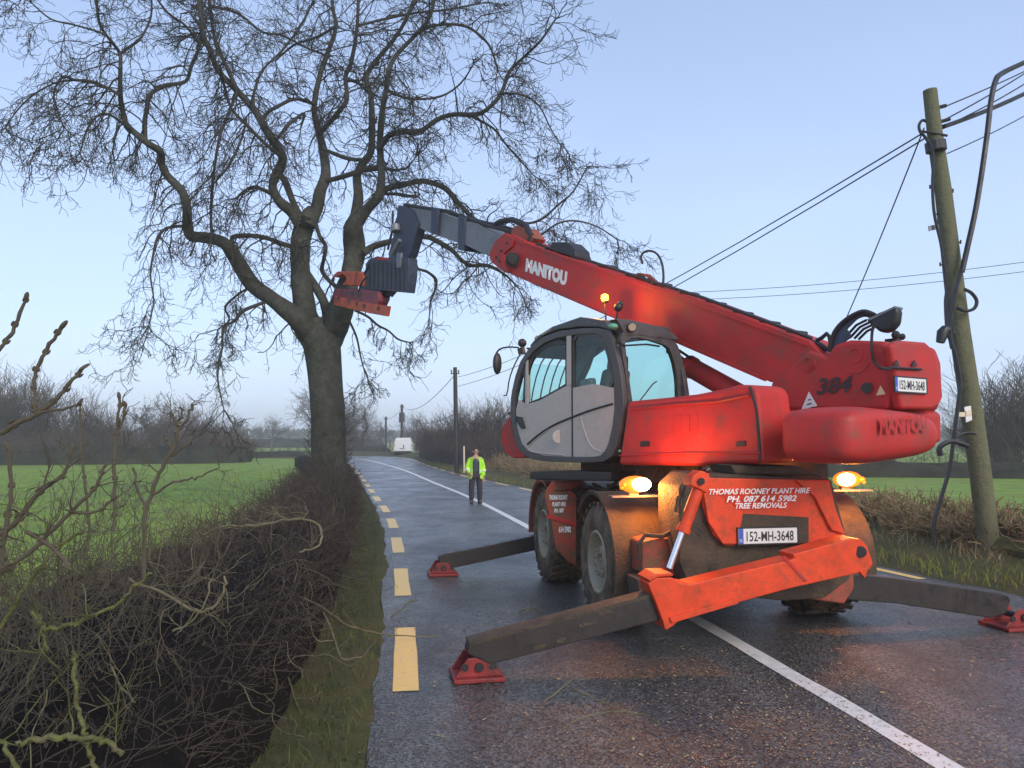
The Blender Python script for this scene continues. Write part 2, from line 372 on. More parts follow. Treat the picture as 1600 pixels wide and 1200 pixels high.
GREENG = mat('verge_grass', (0.20, 0.215, 0.04), 0.75, var=0.45, scale=1.5, spec=0.2)
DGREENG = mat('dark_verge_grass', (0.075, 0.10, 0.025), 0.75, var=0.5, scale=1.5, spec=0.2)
DST = mat('green_grey_shoot', (0.10, 0.085, 0.055), 0.7, var=0.4, scale=40, dirt=(0.05, 0.035, 0.03), dirt_amt=0.5, dirt_scale=40, spec=.3)
POLEW = mat('pole_wood', (0.15, 0.15, 0.085), 0.85, var=0.35, scale=4, dirt=(0.07, 0.075, 0.05), dirt_amt=0.5, dirt_scale=4, bump=0.8, bscale=25, spec=0.2)
WIRE = mat('black_cable', (0.015, 0.016, 0.02), 0.5, var=0.1)
FARTW = mat('distant_twigs', (0.10, 0.085, 0.068), 0.9, var=0.4, scale=0.4, spec=0.1)
FARTW2 = mat('distant_purple_twigs', (0.10, 0.075, 0.06), 0.9, var=0.4, scale=0.4, spec=0.1)
FARHG = mat('distant_hedge', (0.032, 0.034, 0.024), 0.95, var=0.6, scale=0.8, bump=1.0, bscale=4, spec=0.1)

# ---- road layout (points on the ground, metres)
def xy(p): return np.array([p.x, p.y])
Lp = [xy(G(*q)) for q in ((634, 1070), (627, 900), (620, 846), (612, 815), (601, 795), (592, 784), (580, 766), (568, 751), (556, 736), (547, 725))]
Cp = [xy(G(*q)) for q in ((1450, 1180), (1262, 1070), (1100, 975), (960, 898), (830, 826), (740, 780), (680, 755), (620, 731))]
Rp = [xy(G(*q)) for q in ((1590, 938), (832, 767), (715, 741), (661, 725))]
Rp.insert(1, (Rp[0] * 0.55 + Rp[1] * 0.45) + np.array([-0.25, 0]))
def extend(pl, a0=-4.0):
    d = unit(pl[0] - pl[1]); d = unit(d + np.array([0.0, -0.15])); k = (pl[0][1] - a0) / max(-d[1], .2)
    return [pl[0] + d * k] + pl
Lp, Cp, Rp = extend(Lp), extend(Cp), extend(Rp)
# beyond the last seen points the road swings to the left behind the hedge
Lp += [np.array(p) for p in ((-17.5, 74.5), (-24, 78.0), (-40, 81.0), (-75, 84.0))]
Cp += [np.array(p) for p in ((-13.6, 70.0), (-18.0, 77.5), (-25, 81.5), (-40, 84.2), (-75, 87.2))]
Rp += [np.array(p) for p in ((-9.6, 72.0), (-12.5, 79.0), (-18, 83.0), (-26, 85.0), (-40, 87.4), (-75, 90.4))]
def curve(pl, per=10): return np.array(catmull(pl, per))
Lc, Cc, Rc = curve(Lp), curve(Cp), curve(Rp)
def resample(c, step):
    s = np.r_[0, np.cumsum(np.linalg.norm(np.diff(c, axis=0), axis=1))]; n = int(s[-1] / step); t = np.linspace(0, s[-1], n + 1)
    return np.stack([np.interp(t, s, c[:, 0]), np.interp(t, s, c[:, 1])], 1), t
def normals(c):
    t = np.gradient(c, axis=0); t /= np.linalg.norm(t, axis=1)[:, None]; return np.stack([-t[:, 1], t[:, 0]], 1)   # left of travel
def offset(c, d): return c + normals(c) * d
N_ = 260
def even(c, n=N_):
    s = np.r_[0, np.cumsum(np.linalg.norm(np.diff(c, axis=0), axis=1))]; t = np.linspace(0, 1, n) ** 1.6 * s[-1]
    return np.stack([np.interp(t, s, c[:, 0]), np.interp(t, s, c[:, 1])], 1)
ledge = even(offset(Lc, 0.22)); redge = even(offset(Rc, -0.25))
wob = lambda n, s, a: np.array([mnoise.noise(Vector((i * s, a * 7.3, 0))) for i in range(n)])
ledge = ledge + normals(ledge) * (wob(N_, 0.35, 1) * 0.08 + wob(N_, 1.4, 3) * .03)[:, None]
redge = redge + normals(redge) * (wob(N_, 0.7, 2) * 0.10)[:, None]

# ground sheet
def gsp(a, b, n, p=2.2):
    t = np.linspace(-1, 1, n); return np.sign(t) * np.abs(t) ** p
def make_ground():
    xs = gsp(0, 0, 120) * 560; ys = -12 + (np.linspace(0, 1, 130) ** 2.4) * 612
    X, Y = np.meshgrid(xs, ys); road_mid = np.interp(Y, Cc[:80, 1], Cc[:80, 0])
    Z = np.full_like(X, -0.06)
    # gentle field roll, only well away from the road
    d = np.abs(X - road_mid); far = np.clip((d - 12) / 25, 0, 1)
    for i in range(Z.shape[0]):
        for j in range(Z.shape[1]):
            Z[i, j] += far[i, j] * 0.25 * mnoise.noise(Vector((X[i, j] * .03, Y[i, j] * .03, 3)))
    v = np.stack([X, Y, Z], -1).reshape(-1, 3); nx = len(xs); f = []
    for i in range(len(ys) - 1):
        for j in range(nx - 1): f.append((i * nx + j, i * nx + j + 1, (i + 1) * nx + j + 1, (i + 1) * nx + j))
    mb = MB(); mb.add([tuple(p) for p in v], f); o = mb.build('ground', GRASSF, kind='structure', smooth=True); return o
make_ground()
def strip(cols, zs, name, m, parent=None, kind=None, smooth=True):
    """sheet through columns of 2D points; zs gives the height per column (number or array)"""
    mb = MB(); n = len(cols[0]); vs = []
    for c, z in zip(cols, zs):
        z = np.broadcast_to(z, (n,)); vs += [(c[i][0], c[i][1], z[i]) for i in range(n)]
    fs = []
    for k in range(len(cols) - 1):
        for i in range(n - 1): fs.append((k * n + i, (k + 1) * n + i, (k + 1) * n + i + 1, k * n + i + 1))
    mb.add(vs, fs); return mb.build(name, m, parent, kind=kind, smooth=smooth)
road = strip([ledge, ledge * .75 + redge * .25, ledge * .5 + redge * .5, ledge * .25 + redge * .75, redge], [0, 0.0, 0.0, 0.0, 0], 'road', ASPH, kind='structure')
def vcol(e, side, d, s=0.9, a=0.15): return offset(e, side * d) + normals(e) * (wob(len(e), s, d + side) * a)[:, None]
vw = [0.0, 0.18, 0.7, 1.4, 2.4, 3.2]
strip([vcol(ledge, 1, d - (0.12 if d == 0 else 0)) for d in vw], [-0.03, 0.03 + 0.02 * wob(N_, 1.3, 5), 0.07 + .04 * wob(N_, 1.1, 6), 0.08 + .05 * wob(N_, .9, 7), 0.02, -0.12], 'verge_left', VERGE, kind='structure')
vr = [0.0, 0.18, 0.7, 1.6, 2.6, 4.0, 5.5]
strip([vcol(redge, -1, d - (0.12 if d == 0 else 0)) for d in vr], [-0.03, 0.04 + 0.02 * wob(N_, 1.3, 8), 0.12 + .04 * wob(N_, 1.1, 9), 0.32 + .08 * wob(N_, .9, 10), 0.42 + .10 * wob(N_, .9, 11), 0.15, -0.12], 'verge_right', VERGE, kind='structure')
# side road mouth where the van stands
jn = MB(); jn.add([(x, y, -0.010) for x, y in ((-13.5, 72), (-8.6, 70.5), (-6.8, 82), (-9.0, 90), (-16, 90), (-19, 80))], [(0, 1, 2, 3, 4, 5)])
jn.build('side_road', ASPH, kind='structure')

# painted lines
def marking(c, w, s0, s1, name, m):
    s = np.r_[0, np.cumsum(np.linalg.norm(np.diff(c, axis=0), axis=1))]; n = max(2, int((s1 - s0) / 0.5) + 1); t = np.linspace(s0, s1, n)
    q = np.stack([np.interp(t, s, c[:, 0]), np.interp(t, s, c[:, 1])], 1); nn = normals(q) if n > 1 else None
    wl = w / 2 + np.array([mnoise.noise(Vector((x * 3, 1, w))) for x in t]) * 0.012
    return strip([q + nn * wl[:, None], q - nn * wl[:, None]], [0.004, 0.004], name, m, road)
def s_at(c, y):
    s = np.r_[0, np.cumsum(np.linalg.norm(np.diff(c, axis=0), axis=1))]; i = np.argmax(c[:, 1] > y); a = (y - c[i - 1, 1]) / (c[i, 1] - c[i - 1, 1]); return s[i - 1] + a * (s[i] - s[i - 1])
cs0 = s_at(Cc, -3.0)
marking(Cc, 0.17, cs0, cs0 + 105, 'centre_line', WMARK)
b0 = s_at(Lc, 6.07)
for k in range(-2, 20):
    marking(Lc, 0.20, b0 + k * 3.62, b0 + k * 3.62 + 2.0, 'edge_dash', YMARK)
b1 = s_at(Rc, 7.3)
for k in range(-2, 20):
    marking(Rc, 0.15, b1 + k * 3.62, b1 + k * 3.62 + 2.0, 'edge_dash', YMARK)

# ================================================================== GRASS
def blades(pts, h, w, lean, m, name, label, z0=0.0, cat='grass'):
    """pts (k,2|3), h,w (k,) : curved-looking two-piece blades"""
    k = len(pts); p = np.zeros((k, 3)); p[:, :pts.shape[1]] = pts
    if pts.shape[1] == 2: p[:, 2] = z0
    a = rng.uniform(0, 2 * np.pi, k); dx = np.stack([np.cos(a), np.sin(a), np.zeros(k)], 1) * (w / 2)[:, None]
    la = rng.uniform(0, 2 * np.pi, k); ln = np.stack([np.cos(la), np.sin(la), np.zeros(k)], 1) * (lean * rng.uniform(.2, 1, k) * h)[:, None]
    up = np.zeros((k, 3)); up[:, 2] = h
    mid = p + up * .55 + ln * .35; tip = p + up * (1 - .25 * rng.uniform(0, 1, k))[:, None] + ln * 1.2
    ms = Mass(); ms.quads(np.stack([p - dx, p + dx, mid + dx * .8, mid - dx * .8], 1)); ms.quads(np.stack([mid - dx * .8, mid + dx * .8, tip + dx * .1, tip - dx * .1], 1))
    o = ms.build(name, m, kind='stuff', smooth=False); tag(o, label, cat, kind='stuff'); return o
def sample_band(e, side, d0, d1, n, y0, y1, pw=1.7):
    i0 = np.argmax(e[:, 1] > y0); i1 = np.argmax(e[:, 1] > y1); 
    if i1 == 0: i1 = len(e) - 1
    y = y0 + (y1 - y0) * rng.uniform(0, 1, n) ** pw
    nn = normals(e); idx = np.interp(y, e[i0:i1, 1], np.arange(i0, i1)); ii = np.clip(idx.astype(int), 0, len(e) - 2); fr = idx - ii
    base = e[ii] * (1 - fr)[:, None] + e[ii + 1] * fr[:, None]; d = rng.uniform(d0, d1, n); return base + nn[ii] * (side * d)[:, None], d
p, d = sample_band(ledge, 1, 0.0, 1.5, 26000, 2.5, 45, 2.0)
keep = rng.uniform(0, 1, len(p)) < np.clip(0.25 + d, 0, 1); p, d = p[keep], d[keep]
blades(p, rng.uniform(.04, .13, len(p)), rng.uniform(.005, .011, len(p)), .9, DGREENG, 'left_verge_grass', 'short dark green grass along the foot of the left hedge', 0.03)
p, d = sample_band(redge, -1, -0.05, 5.5, 30000, 6.0, 75, 1.8)
blades(p, rng.uniform(.06, .30, len(p)), rng.uniform(.006, .016, len(p)), 1.0, GREENG, 'right_verge_grass', 'green grass on the bank at the right edge of the road', 0.03)
p, d = sample_band(redge, -1, 0.9, 4.6, 26000, 7.0, 75, 1.6)
cl = np.array([mnoise.noise(Vector((x * .8, y * .8, 5))) for x, y in p]); kp = cl > 0.02 * rng.normal(0, 6, len(p)) ; p = p[kp]
hh_ = .14 + .34 * np.clip(.5 + 1.6 * np.array([mnoise.noise(Vector((x * .45, y * .45, 9))) for x, y in p]), 0, 1)
blades(p, hh_ * rng.uniform(.5, 1.4, len(p)), rng.uniform(.004, .011, len(p)), 1.1, DRYG, 'tall_dry_grass', 'tall brown dead grass and stalks on the right bank', 0.12)
# field tufts on the left (seen over the hedge) and the right
fx = rng.uniform(-30, -5.0, 26000); fy = 9 + 41 * rng.uniform(0, 1, 26000) ** 1.5
kk = fx < np.interp(fy, ledge[:150, 1], ledge[:150, 0]) - 3.4; fp = np.stack([fx, fy], 1)[kk]
blades(fp, rng.uniform(.05, .13, len(fp)), rng.uniform(.01, .022, len(fp)), .8, GRASSF, 'left_field_grass', 'bright green pasture grass beyond the left hedge', -0.06)

# ================================================================== TREES AND HEDGES
def grow(ms, p, d, L, r, lev, nseg=6, jit=0.22, up=0.0, droop=0.0, kids=(), kmin=0.25, spread=0.8, sides=(5, 4, 3, 3), taper=0.35, minr=0.0035, rr=0.55, curl=0.0):
    pts = [p]; d = unit(d); step = L / nseg; cur = np.array(p, float)
    for i in range(nseg):
        t = (i + 1) / nseg
        g = up - droop * (1 if t < .65 else -curl)
        d = unit(d + rng.normal(0, jit, 3) + np.array([0, 0, g])); cur = cur + d * step; pts.append(cur)
    pts = np.array(pts); rad = np.maximum(r * np.linspace(1, taper, nseg + 1), minr)
    ms.strand(pts, rad, sides[min(lev, len(sides) - 1)])
    if kids:
        k = kids[0]; n = rng.poisson(k) if k < 30 else k
        for _ in range(max(1, n)):
            t = kmin + (1 - kmin) * rng.uniform() ; f = t * nseg; i = min(int(f), nseg - 1); q = pts[i] + (pts[i + 1] - pts[i]) * (f - i)
            dd = unit(pts[i + 1] - pts[i]); side = unit(np.cross(dd, rng.normal(0, 1, 3))); nd = unit(dd + side * spread * rng.uniform(.6, 1.5))
            grow(ms, q, nd, L * rng.uniform(.35, .65), max(minr, rad[i] * rr), lev + 1, max(3, nseg - 1), jit * 1.1, up, droop, kids[1:], kmin, spread, sides, taper, minr, rr, curl)
    return pts

# --- the great ash tree: limbs (pixel trace turned into points at the tree's own distance)
TD = 19.9
LIMBS = {  # name: (points (px, py, width px), depth offset start, depth offset end)
 'trunk': ([(516, 835, 74), (514, 790, 64), (513, 740, 58), (513, 690, 57), (512, 640, 56), (509, 590, 56), (505, 550, 59), (500, 528, 58), (497, 512, 44), (495, 498, 26)], 0, 0),
 'A': ([(500, 556, 30), (488, 532, 40), (474, 509, 37), (455, 490, 31), (425, 467, 27), (395, 445, 26), (375, 415, 25), (360, 390, 23), (345, 377, 20), (318, 371, 18), (298, 368, 18), (293, 350, 17), (292, 325, 15), (285, 300, 14), (262, 275, 13), (253, 258, 12), (251, 238, 12), (234, 226, 12), (216, 212, 11), (198, 195, 10), (192, 175, 9), (188, 148, 8), (188, 110, 7), (187, 83, 6), (170, 60, 5), (155, 35, 5), (150, -10, 4)], 0, -2.6),
 'A2': ([(228, 222, 7), (227, 190, 7), (230, 165, 7), (234, 148, 7), (258, 134, 7), (290, 127, 6), (299, 103, 6), (312, 71, 6), (316, 30, 5), (314, -20, 5)], -1.9, -.8),
 'A3': ([(186, 148, 6), (167, 137, 5), (142, 127, 5), (117, 125, 5), (98, 120, 4), (84, 146, 3), (92, 180, 3), (98, 195, 2)], -2.3, -3.4),
 'A3b': ([(117, 125, 4), (85, 130, 3), (50, 150, 3), (25, 175, 2.5), (8, 200, 2)], -2.6, -3.6),
 'A4': ([(188, 84, 5), (205, 72, 4), (221, 58, 4), (236, 25, 4), (236, -10, 3)], -2.4, -1.5),
 'A4b': ([(187, 83, 5), (165, 55, 4), (120, 40, 3), (80, 30, 3), (50, 5, 2)], -2.4, -3.5),
 'A5': ([(290, 353, 6), (262, 356, 5), (247, 370, 5), (240, 395, 4), (235, 430, 3), (240, 470, 2.5), (232, 510, 2)], -1.0, -2.2),
 'A5b': ([(212, 210, 6), (188, 190, 5), (168, 178, 4), (150, 183, 4), (135, 205, 3), (125, 240, 2.5)], -1.8, -3.2),
 'A6': ([(362, 378, 7), (365, 370, 8), (390, 368, 8), (417, 372, 8), (440, 381, 8), (468, 388, 8)], -.5, 0),
 'A7': ([(425, 468, 7), (403, 476, 6), (380, 486, 6), (366, 502, 5), (349, 512, 4), (347, 545, 3.5), (340, 590, 3), (350, 640, 2)], -.4, -1.2),
 'A8': ([(395, 447, 5), (372, 460, 4), (352, 480, 4), (358, 500, 3), (340, 515, 2)], -.4, 0.6),
 'B': ([(492, 530, 40), (486, 512, 41), (478, 490, 37), (472, 450, 34), (469, 413, 33), (470, 375, 33), (477, 350, 32), (480, 338, 24), (484, 326, 12)], 0, 0.2),
 'B1': ([(482, 352, 26), (495, 325, 22), (500, 300, 20), (509, 273, 18), (505, 235, 14), (497, 200, 12), (491, 167, 10), (500, 117, 9), (512, 83, 8), (525, 42, 7), (520, 10, 6), (515, -60, 5)], 0.1, 1.2),
 'B1b': ([(503, 205, 8), (529, 175, 8), (542, 154, 8), (540, 120, 8), (549, 96, 7), (558, 42, 6), (560, -20, 5)], .6, -.4),
 'B2': ([(468, 350, 22), (455, 330, 20), (437, 315, 17), (426, 293, 15), (432, 272, 15), (442, 247, 15), (428, 222, 14), (416, 204, 13), (400, 175, 12), (371, 142, 11), (342, 112, 10), (330, 83, 9), (318, 54, 8), (312, 10, 7), (308, -60, 6)], 0.1, -1.4),
 'B2b': ([(371, 142, 8), (352, 100, 7), (338, 70, 7), (332, 40, 6), (327, 0, 6), (324, -50, 5)], -.8, .4),
 'B2c': ([(442, 247, 7), (415, 225, 6), (385, 195, 6), (362, 170, 5), (352, 140, 5), (345, 110, 4)], -.3, -1.8),
 'B3': ([(472, 345, 14), (459, 318, 11), (448, 290, 11), (438, 272, 10)], 0, -.2),
 'B4': ([(428, 224, 7), (440, 208, 6), (450, 196, 6), (462, 186, 5), (475, 178, 5), (470, 200, 3)], -.3, .6),
 'B5': ([(410, 190, 7), (418, 176, 6), (433, 167, 6), (458, 155, 6), (478, 158, 6), (493, 164, 6)], -.4, .3),
 'B6': ([(440, 316, 9), (428, 305, 8), (410, 296, 7), (397, 292, 6), (385, 296, 4), (370, 310, 3)], 0, -1.0),
 'B7': ([(371, 142, 6), (352, 190, 5), (343, 215, 5), (336, 255, 5), (332, 290, 5), (330, 330, 5), (330, 368, 4)], -1.0, -1.3),
 'B8': ([(385, 185, 5), (378, 215, 4), (360, 255, 4), (338, 282, 4)], -1.0, -1.4),
 'B9': ([(400, 175, 5), (396, 150, 5), (410, 110, 4), (440, 80, 4), (470, 40, 4), (490, 0, 3)], -.5, 1.4),
 'C': ([(510, 545, 38), (519, 522, 46), (529, 495, 44), (538, 465, 39), (547, 430, 33), (554, 400, 35), (553, 375, 36), (552, 354, 31), (556, 340, 22), (560, 328, 12)], 0, -.2),
 'C1': ([(550, 362, 22), (556, 335, 19), (560, 307, 17), (558, 275, 14), (567, 255, 13), (580, 235, 12), (581, 185, 11), (579, 146, 9), (572, 121, 9), (587, 96, 8), (615, 62, 7), (637, 25, 6), (652, -20, 5)], -.2, .9),
 'C2': ([(556, 352, 24), (575, 325, 18), (592, 306, 16), (596, 280, 14), (595, 255, 12), (594, 225, 11), (596, 183, 10), (604, 137, 9), (608, 108, 8), (622, 83, 7), (650, 54, 7), (672, 25, 6), (682, -20, 5)], -.2, -1.3),
 'C3': ([(593, 230, 10), (608, 212, 10), (633, 206, 9), (658, 204, 9), (683, 187, 8), (708, 179, 8), (742, 179, 8), (762, 170, 7), (783, 146, 7), (796, 112, 6), (821, 87, 5), (846, 62, 4), (868, 30, 3)], -.6, -2.4),
 'C3b': ([(783, 146, 4), (815, 148, 3.5), (842, 165, 3), (860, 200, 2.5), (875, 225, 2)], -2.0, -2.8),
 'C3c': ([(733, 180, 5), (770, 200, 4), (790, 225, 3.5), (812, 250, 3), (835, 275, 2)], -1.4, -.4),
 'C4': ([(592, 300, 13), (610, 293, 11), (632, 288, 10), (660, 283, 10), (692, 292, 9), (712, 312, 9), (728, 330, 8), (745, 345, 8), (775, 358, 6), (805, 368, 5), (840, 372, 4)], -.3, .8),
 'C4b': ([(745, 345, 6), (772, 354, 6), (796, 343, 6), (825, 349, 5), (850, 340, 4), (872, 320, 3.5), (895, 300, 3), (917, 262, 2.5)], .3, .8),
 'C4c': ([(840, 372, 4), (870, 350, 3.5), (900, 345, 3), (935, 355, 2.5), (965, 375, 2)], .6, .9),
 'C5': ([(600, 303, 6), (618, 303, 6), (636, 306, 6), (652, 307, 5)], -.3, -.7),
 'C6': ([(568, 395, 14), (584, 385, 12), (608, 378, 10), (637, 371, 9), (667, 370, 9), (687, 379, 9), (705, 390, 8), (720, 405, 7), (735, 415, 6), (762, 415, 6), (790, 430, 4), (810, 450, 3)], -.2, .9),
 'C7': ([(622, 378, 6), (636, 398, 6), (650, 418, 5), (668, 425, 5), (681, 437, 5), (680, 452, 4), (673, 470, 4)], -.1, .2),
 'C8': ([(508, 283, 10), (525, 279, 9), (545, 273, 9), (567, 266, 9), (592, 262, 10)], .1, -.2),
 'C9': ([(503, 232, 7), (522, 240, 7), (545, 248, 7), (568, 250, 7)], .3, .1),
 'C10': ([(596, 262, 6), (615, 265, 4), (635, 262, 3), (650, 245, 2)], -.3, -1),
 'D1': ([(494, 352, 7), (500, 370, 7), (509, 385, 7), (506, 405, 7), (503, 422, 7), (512, 436, 7), (524, 447, 7)], .1, -.1),
 'D2': ([(478, 425, 14), (492, 447, 15), (503, 465, 15), (510, 485, 17), (513, 510, 22), (513, 525, 20)], 0, 0),
 'E1': ([(541, 493, 5), (550, 510, 4), (558, 530, 3.5), (563, 555, 3), (568, 575, 2)], -.1, -.8),
 'E2': ([(555, 485, 5), (575, 495, 4.5), (590, 508, 4), (607, 517, 3.5), (622, 530, 3), (640, 535, 2)], -.1, -1.2),
 'K1': ([(650, 54, 6), (672, 42, 5), (700, 38, 5), (730, 42, 5), (755, 60, 4), (768, 78, 4), (778, 110, 3)], -1, -.4),
 'K2': ([(560, 40, 5), (600, 30, 5), (650, 20, 4), (700, 15, 4), (750, 5, 3)], 0, 1.2),
 'K3': ([(525, 42, 5), (490, 60, 4), (460, 70, 4), (430, 95, 3)], 1, 1.8),
 'K4': ([(604, 140, 6), (625, 150, 5), (650, 155, 4), (690, 150, 4), (720, 130, 3), (740, 100, 2.5)], -.9, -2.2),
 'K5': ([(579, 150, 5), (560, 130, 5), (540, 125, 4)], .3, 1.0),
 'K6': ([(327, 10, 5), (370, 20, 5), (410, 50, 4), (440, 55, 4), (480, 75, 3), (505, 85, 3)], 0, .9),
 'K7': ([(312, 71, 5), (290, 40, 4), (262, 20, 4), (240, -10, 3)], -1.0, -2.2),
}
tree = thing('ash_tree', 'huge bare ash tree with thick trunk and crooked forked limbs reaching over the road', 'tree', tuple(P(513, 780, TD).xy) + (0.0,))
tw1 = Mass(); tw2 = Mass()
PXM = TD / F
# crown centre for outward direction
cen = np.array(P(500, 250, TD))
for nm, (pts, o0, o1) in LIMBS.items():
    n = len(pts); raw = []
    for i, (x, y, w) in enumerate(pts):
        t = i / (n - 1); D = TD + o0 + (o1 - o0) * t + (0.25 * math.sin(i * 1.3 + len(nm)) if 0 < i < n - 1 and n > 4 and nm != 'trunk' else 0)
        q = P(x, y, D); raw.append((q.x, q.y, q.z, w * .47 * D / F))
    c = catmull(raw, 4); c = np.array(c); rad = c[:, 3].copy(); pos = c[:, :3].copy()
    kn = np.array([mnoise.noise(Vector((i * .35, len(nm) * 3.1, 0))) for i in range(len(c))])
    if nm != 'trunk': rad *= 1 + .14 * kn
    mb = MB(); ns = 24 if nm == 'trunk' else (14 if rad.max() > .12 else 8)
    mb.tube([tuple(q) for q in pos], list(rad), ns)
    if nm == 'trunk':
        # buttressed, slightly fluted foot
        for k, v in enumerate(mb.v):
            z = v[2]; base = max(0, 1 - z / 1.4); a = math.atan2(v[1] - pos[0][1], v[0] - pos[0][0])
            s = 1 + base * .07 * math.sin(a * 5) + base * .05 + .035 * math.sin(a * 3 + z) + .02 * mnoise.noise(Vector((a * 3, z * 2, 0)))
            cx, cy = np.interp(z, pos[:, 2], pos[:, 0]), np.interp(z, pos[:, 2], pos[:, 1])
            mb.v[k] = (cx + (v[0] - cx) * s, cy + (v[1] - cy) * s, z)
        mb.build('trunk', BARK, tree, smooth=True)
    else:
        mb.build('limb', BARK if rad.max() > .09 else TWIG, tree, smooth=True)
    if nm in ('trunk', 'D2', 'B', 'C', 'C5'): continue
    seglen = np.r_[0, np.cumsum(np.linalg.norm(np.diff(pos, axis=0), axis=1))]
    tot = seglen[-1]; wide = rad * 2 / PXM
    k = int(tot / 0.19)
    left = pos[:, 0].mean() < cen[0] - 1.2
    for j in range(k):
        s = (j + rng.uniform()) / k * tot; i = min(np.searchsorted(seglen, s), len(pos) - 1); w = wide[i]
        if w > 13 and rng.uniform() < .72: continue
        if nm in ('D1', 'C7', 'C8', 'C9', 'E1') and rng.uniform() < .6: continue
        q = pos[i]; out = unit((q - cen) * np.array([1, .8, .9]) + 1e-3)
        dd = unit(rng.normal(0, 1, 3) * np.array([1, 1, .8]) + out * .75)
        low = q[2] < 10.5
        L = rng.uniform(.7, 1.9) * (1.0 if w < 9 else .8) * (1.0 if nm[0] != 'E' else .45)
        if nm in ('A7', 'A8', 'C7'): L *= .5
        dr = rng.uniform(.18, .42) if (left and q[2] < 11.5) else (rng.uniform(.10, .30) if low else rng.uniform(-.02, .16))
        grow(tw1, q, dd, L, min(rad[i] * .45, .022), 1, 8, .25, 0, dr, (5.0, 3.4), .22, .85, (4, 4, 3, 3), .42, .0052, .62, .9)
    # a spray at the tip
    for _ in range(4):
        d = unit(pos[-1] - pos[-3]) + rng.normal(0, .4, 3)
        grow(tw2, pos[-1], d, rng.uniform(.6, 1.4), .014, 1, 8, .25, 0, .10 if pos[-1][2] > 8 else .22, (5, 3.5), .2, .85, (4, 4, 3, 3), .42, .0062, .62, .9)
tw1.build('twigs', TWIG, tree, kind='stuff'); tw2.build('twigs', TWIG, tree, kind='stuff')
# grass-green ivy shoots and burrs at the foot of the trunk
iv = Mass()
for _ in range(420):
    a = rng.uniform(0, 2 * np.pi); z = rng.uniform(0.3, 2.6); c0 = P(513, 740, TD)
    q = np.array([c0[0] + math.cos(a) * .46, c0[1] + math.sin(a) * .46, z]); grow(iv, q, np.array([math.cos(a), math.sin(a), .8]), rng.uniform(.12, .35), .006, 1, 4, .3, .1, 0, (2,), .3, .8, (3, 3), .5, .003)
iv.build('trunk_shoots', HTWIG, tree, kind='stuff')

# --- background trees
def bare_proto(h, seed, bushy=False, mt=None, r0=None, minr=.012, dens=1.0):
    global rng
    rng = np.random.default_rng(seed); tr = Mass(); cr = Mass()
    if bushy:
        for s in range(14):
            a = rng.uniform(0, 6.28); b = np.array([math.cos(a), math.sin(a), 0]) * rng.uniform(0, .9)
            grow(cr, b, np.array([math.cos(a) * .5, math.sin(a) * .5, 1.3]), h * rng.uniform(.65, 1.0), .05, 0, 8, .12, .10, 0, (13 * dens, 7), .06, .7, (5, 3, 3, 3), .3, minr, .5)
        tr.strand(np.array([[0, 0, -.1], [0.05, 0, h * .2], [0, .1, h * .45]]), [.09, .07, .04], 6)
    else:
        p = np.array([0, 0, -.1]); pts = [p]; d = np.array([0, 0, 1.])
        for i in range(6): d = unit(d + rng.normal(0, .09, 3)); p = p + d * h * .075; pts.append(p)
        pts = np.array(pts); r = r0 or h * .03; tr.strand(pts, r * np.linspace(1.15, .75, 7), 8)
        for k in range(8):
            a = k * 2.4 + rng.uniform(0, .6); i = 3 + k % 4; dd = np.array([math.cos(a) * 1.0, math.sin(a) * 1.0, .9 + .5 * (i / 6)])
            grow(cr, pts[min(i, 6)], dd, h * rng.uniform(.4, .58), r * .45, 0, 8, .20, .03, 0, (8 * dens, 5, 3), .25, .75, (5, 4, 3, 3), .25, minr, .5)
    t = bpy.data.objects.new('tree_proto', None)
    return tr, cr
PROTOS = {}
def proto(key, *a, **k):
    tr, cr = bare_proto(*a, **k); return tr, cr
def place_tree(key, x, y, s, rot, label, cat='tree', group=None, name='bare_tree', zs=1.0, z=0.0):
    if key not in PROTOS:
        spec = {'oak1': (10, 11, False), 'oak2': (9, 12, False), 'oak3': (8, 13, False), 'bush1': (5, 21, True), 'bush2': (5.5, 22, True), 'bush3': (4.5, 23, True)}[key]
        tr, cr = bare_proto(spec[0], spec[1], spec[2], minr=.016 if not spec[2] else .010, dens=1.0 if not spec[2] else 1.1)
        root = thing(name, label, cat); mt = FARTW2 if key in ('bush2',) else FARTW
        a = tr.build('trunk', mt, root); b = cr.build('crown', mt, root, kind='stuff'); PROTOS[key] = (root, a, b); r = root
    else:
        root, a, b = PROTOS[key]; r = root.copy(); r.name = name; COL.objects.link(r)
        for ch in (a, b): c = ch.copy(); COL.objects.link(c); c.parent = r
    r.name = name; r['label'] = label; r['category'] = cat
    if group: r['group'] = group
    r.location = (x, y, z); r.rotation_euler = (0, 0, rot); r.scale = (s, s, s * zs); return r
def ptree(px, D, top, key, label, group=None, name='bare_tree', cat='tree', wide=1.0):
    hgt = {'oak1': 9.5, 'oak2': 8.6, 'oak3': 7.6, 'bush1': 5.0, 'bush2': 5.4, 'bush3': 4.5}[key]
    x = (px - 800) / F * D; H = CAM_H + (684 - top - (10 if 'bush' in key and px < 360 else 17 if 'bush' in key and 660 < px < 860 else 0)) / F * D; s = H / hgt
    return place_tree(key, x, D * 1.0, s * wide, px * 1.7, label, cat, group, name, zs=1 / wide)
g1 = 'bare trees and thickets along the far side of the left field'
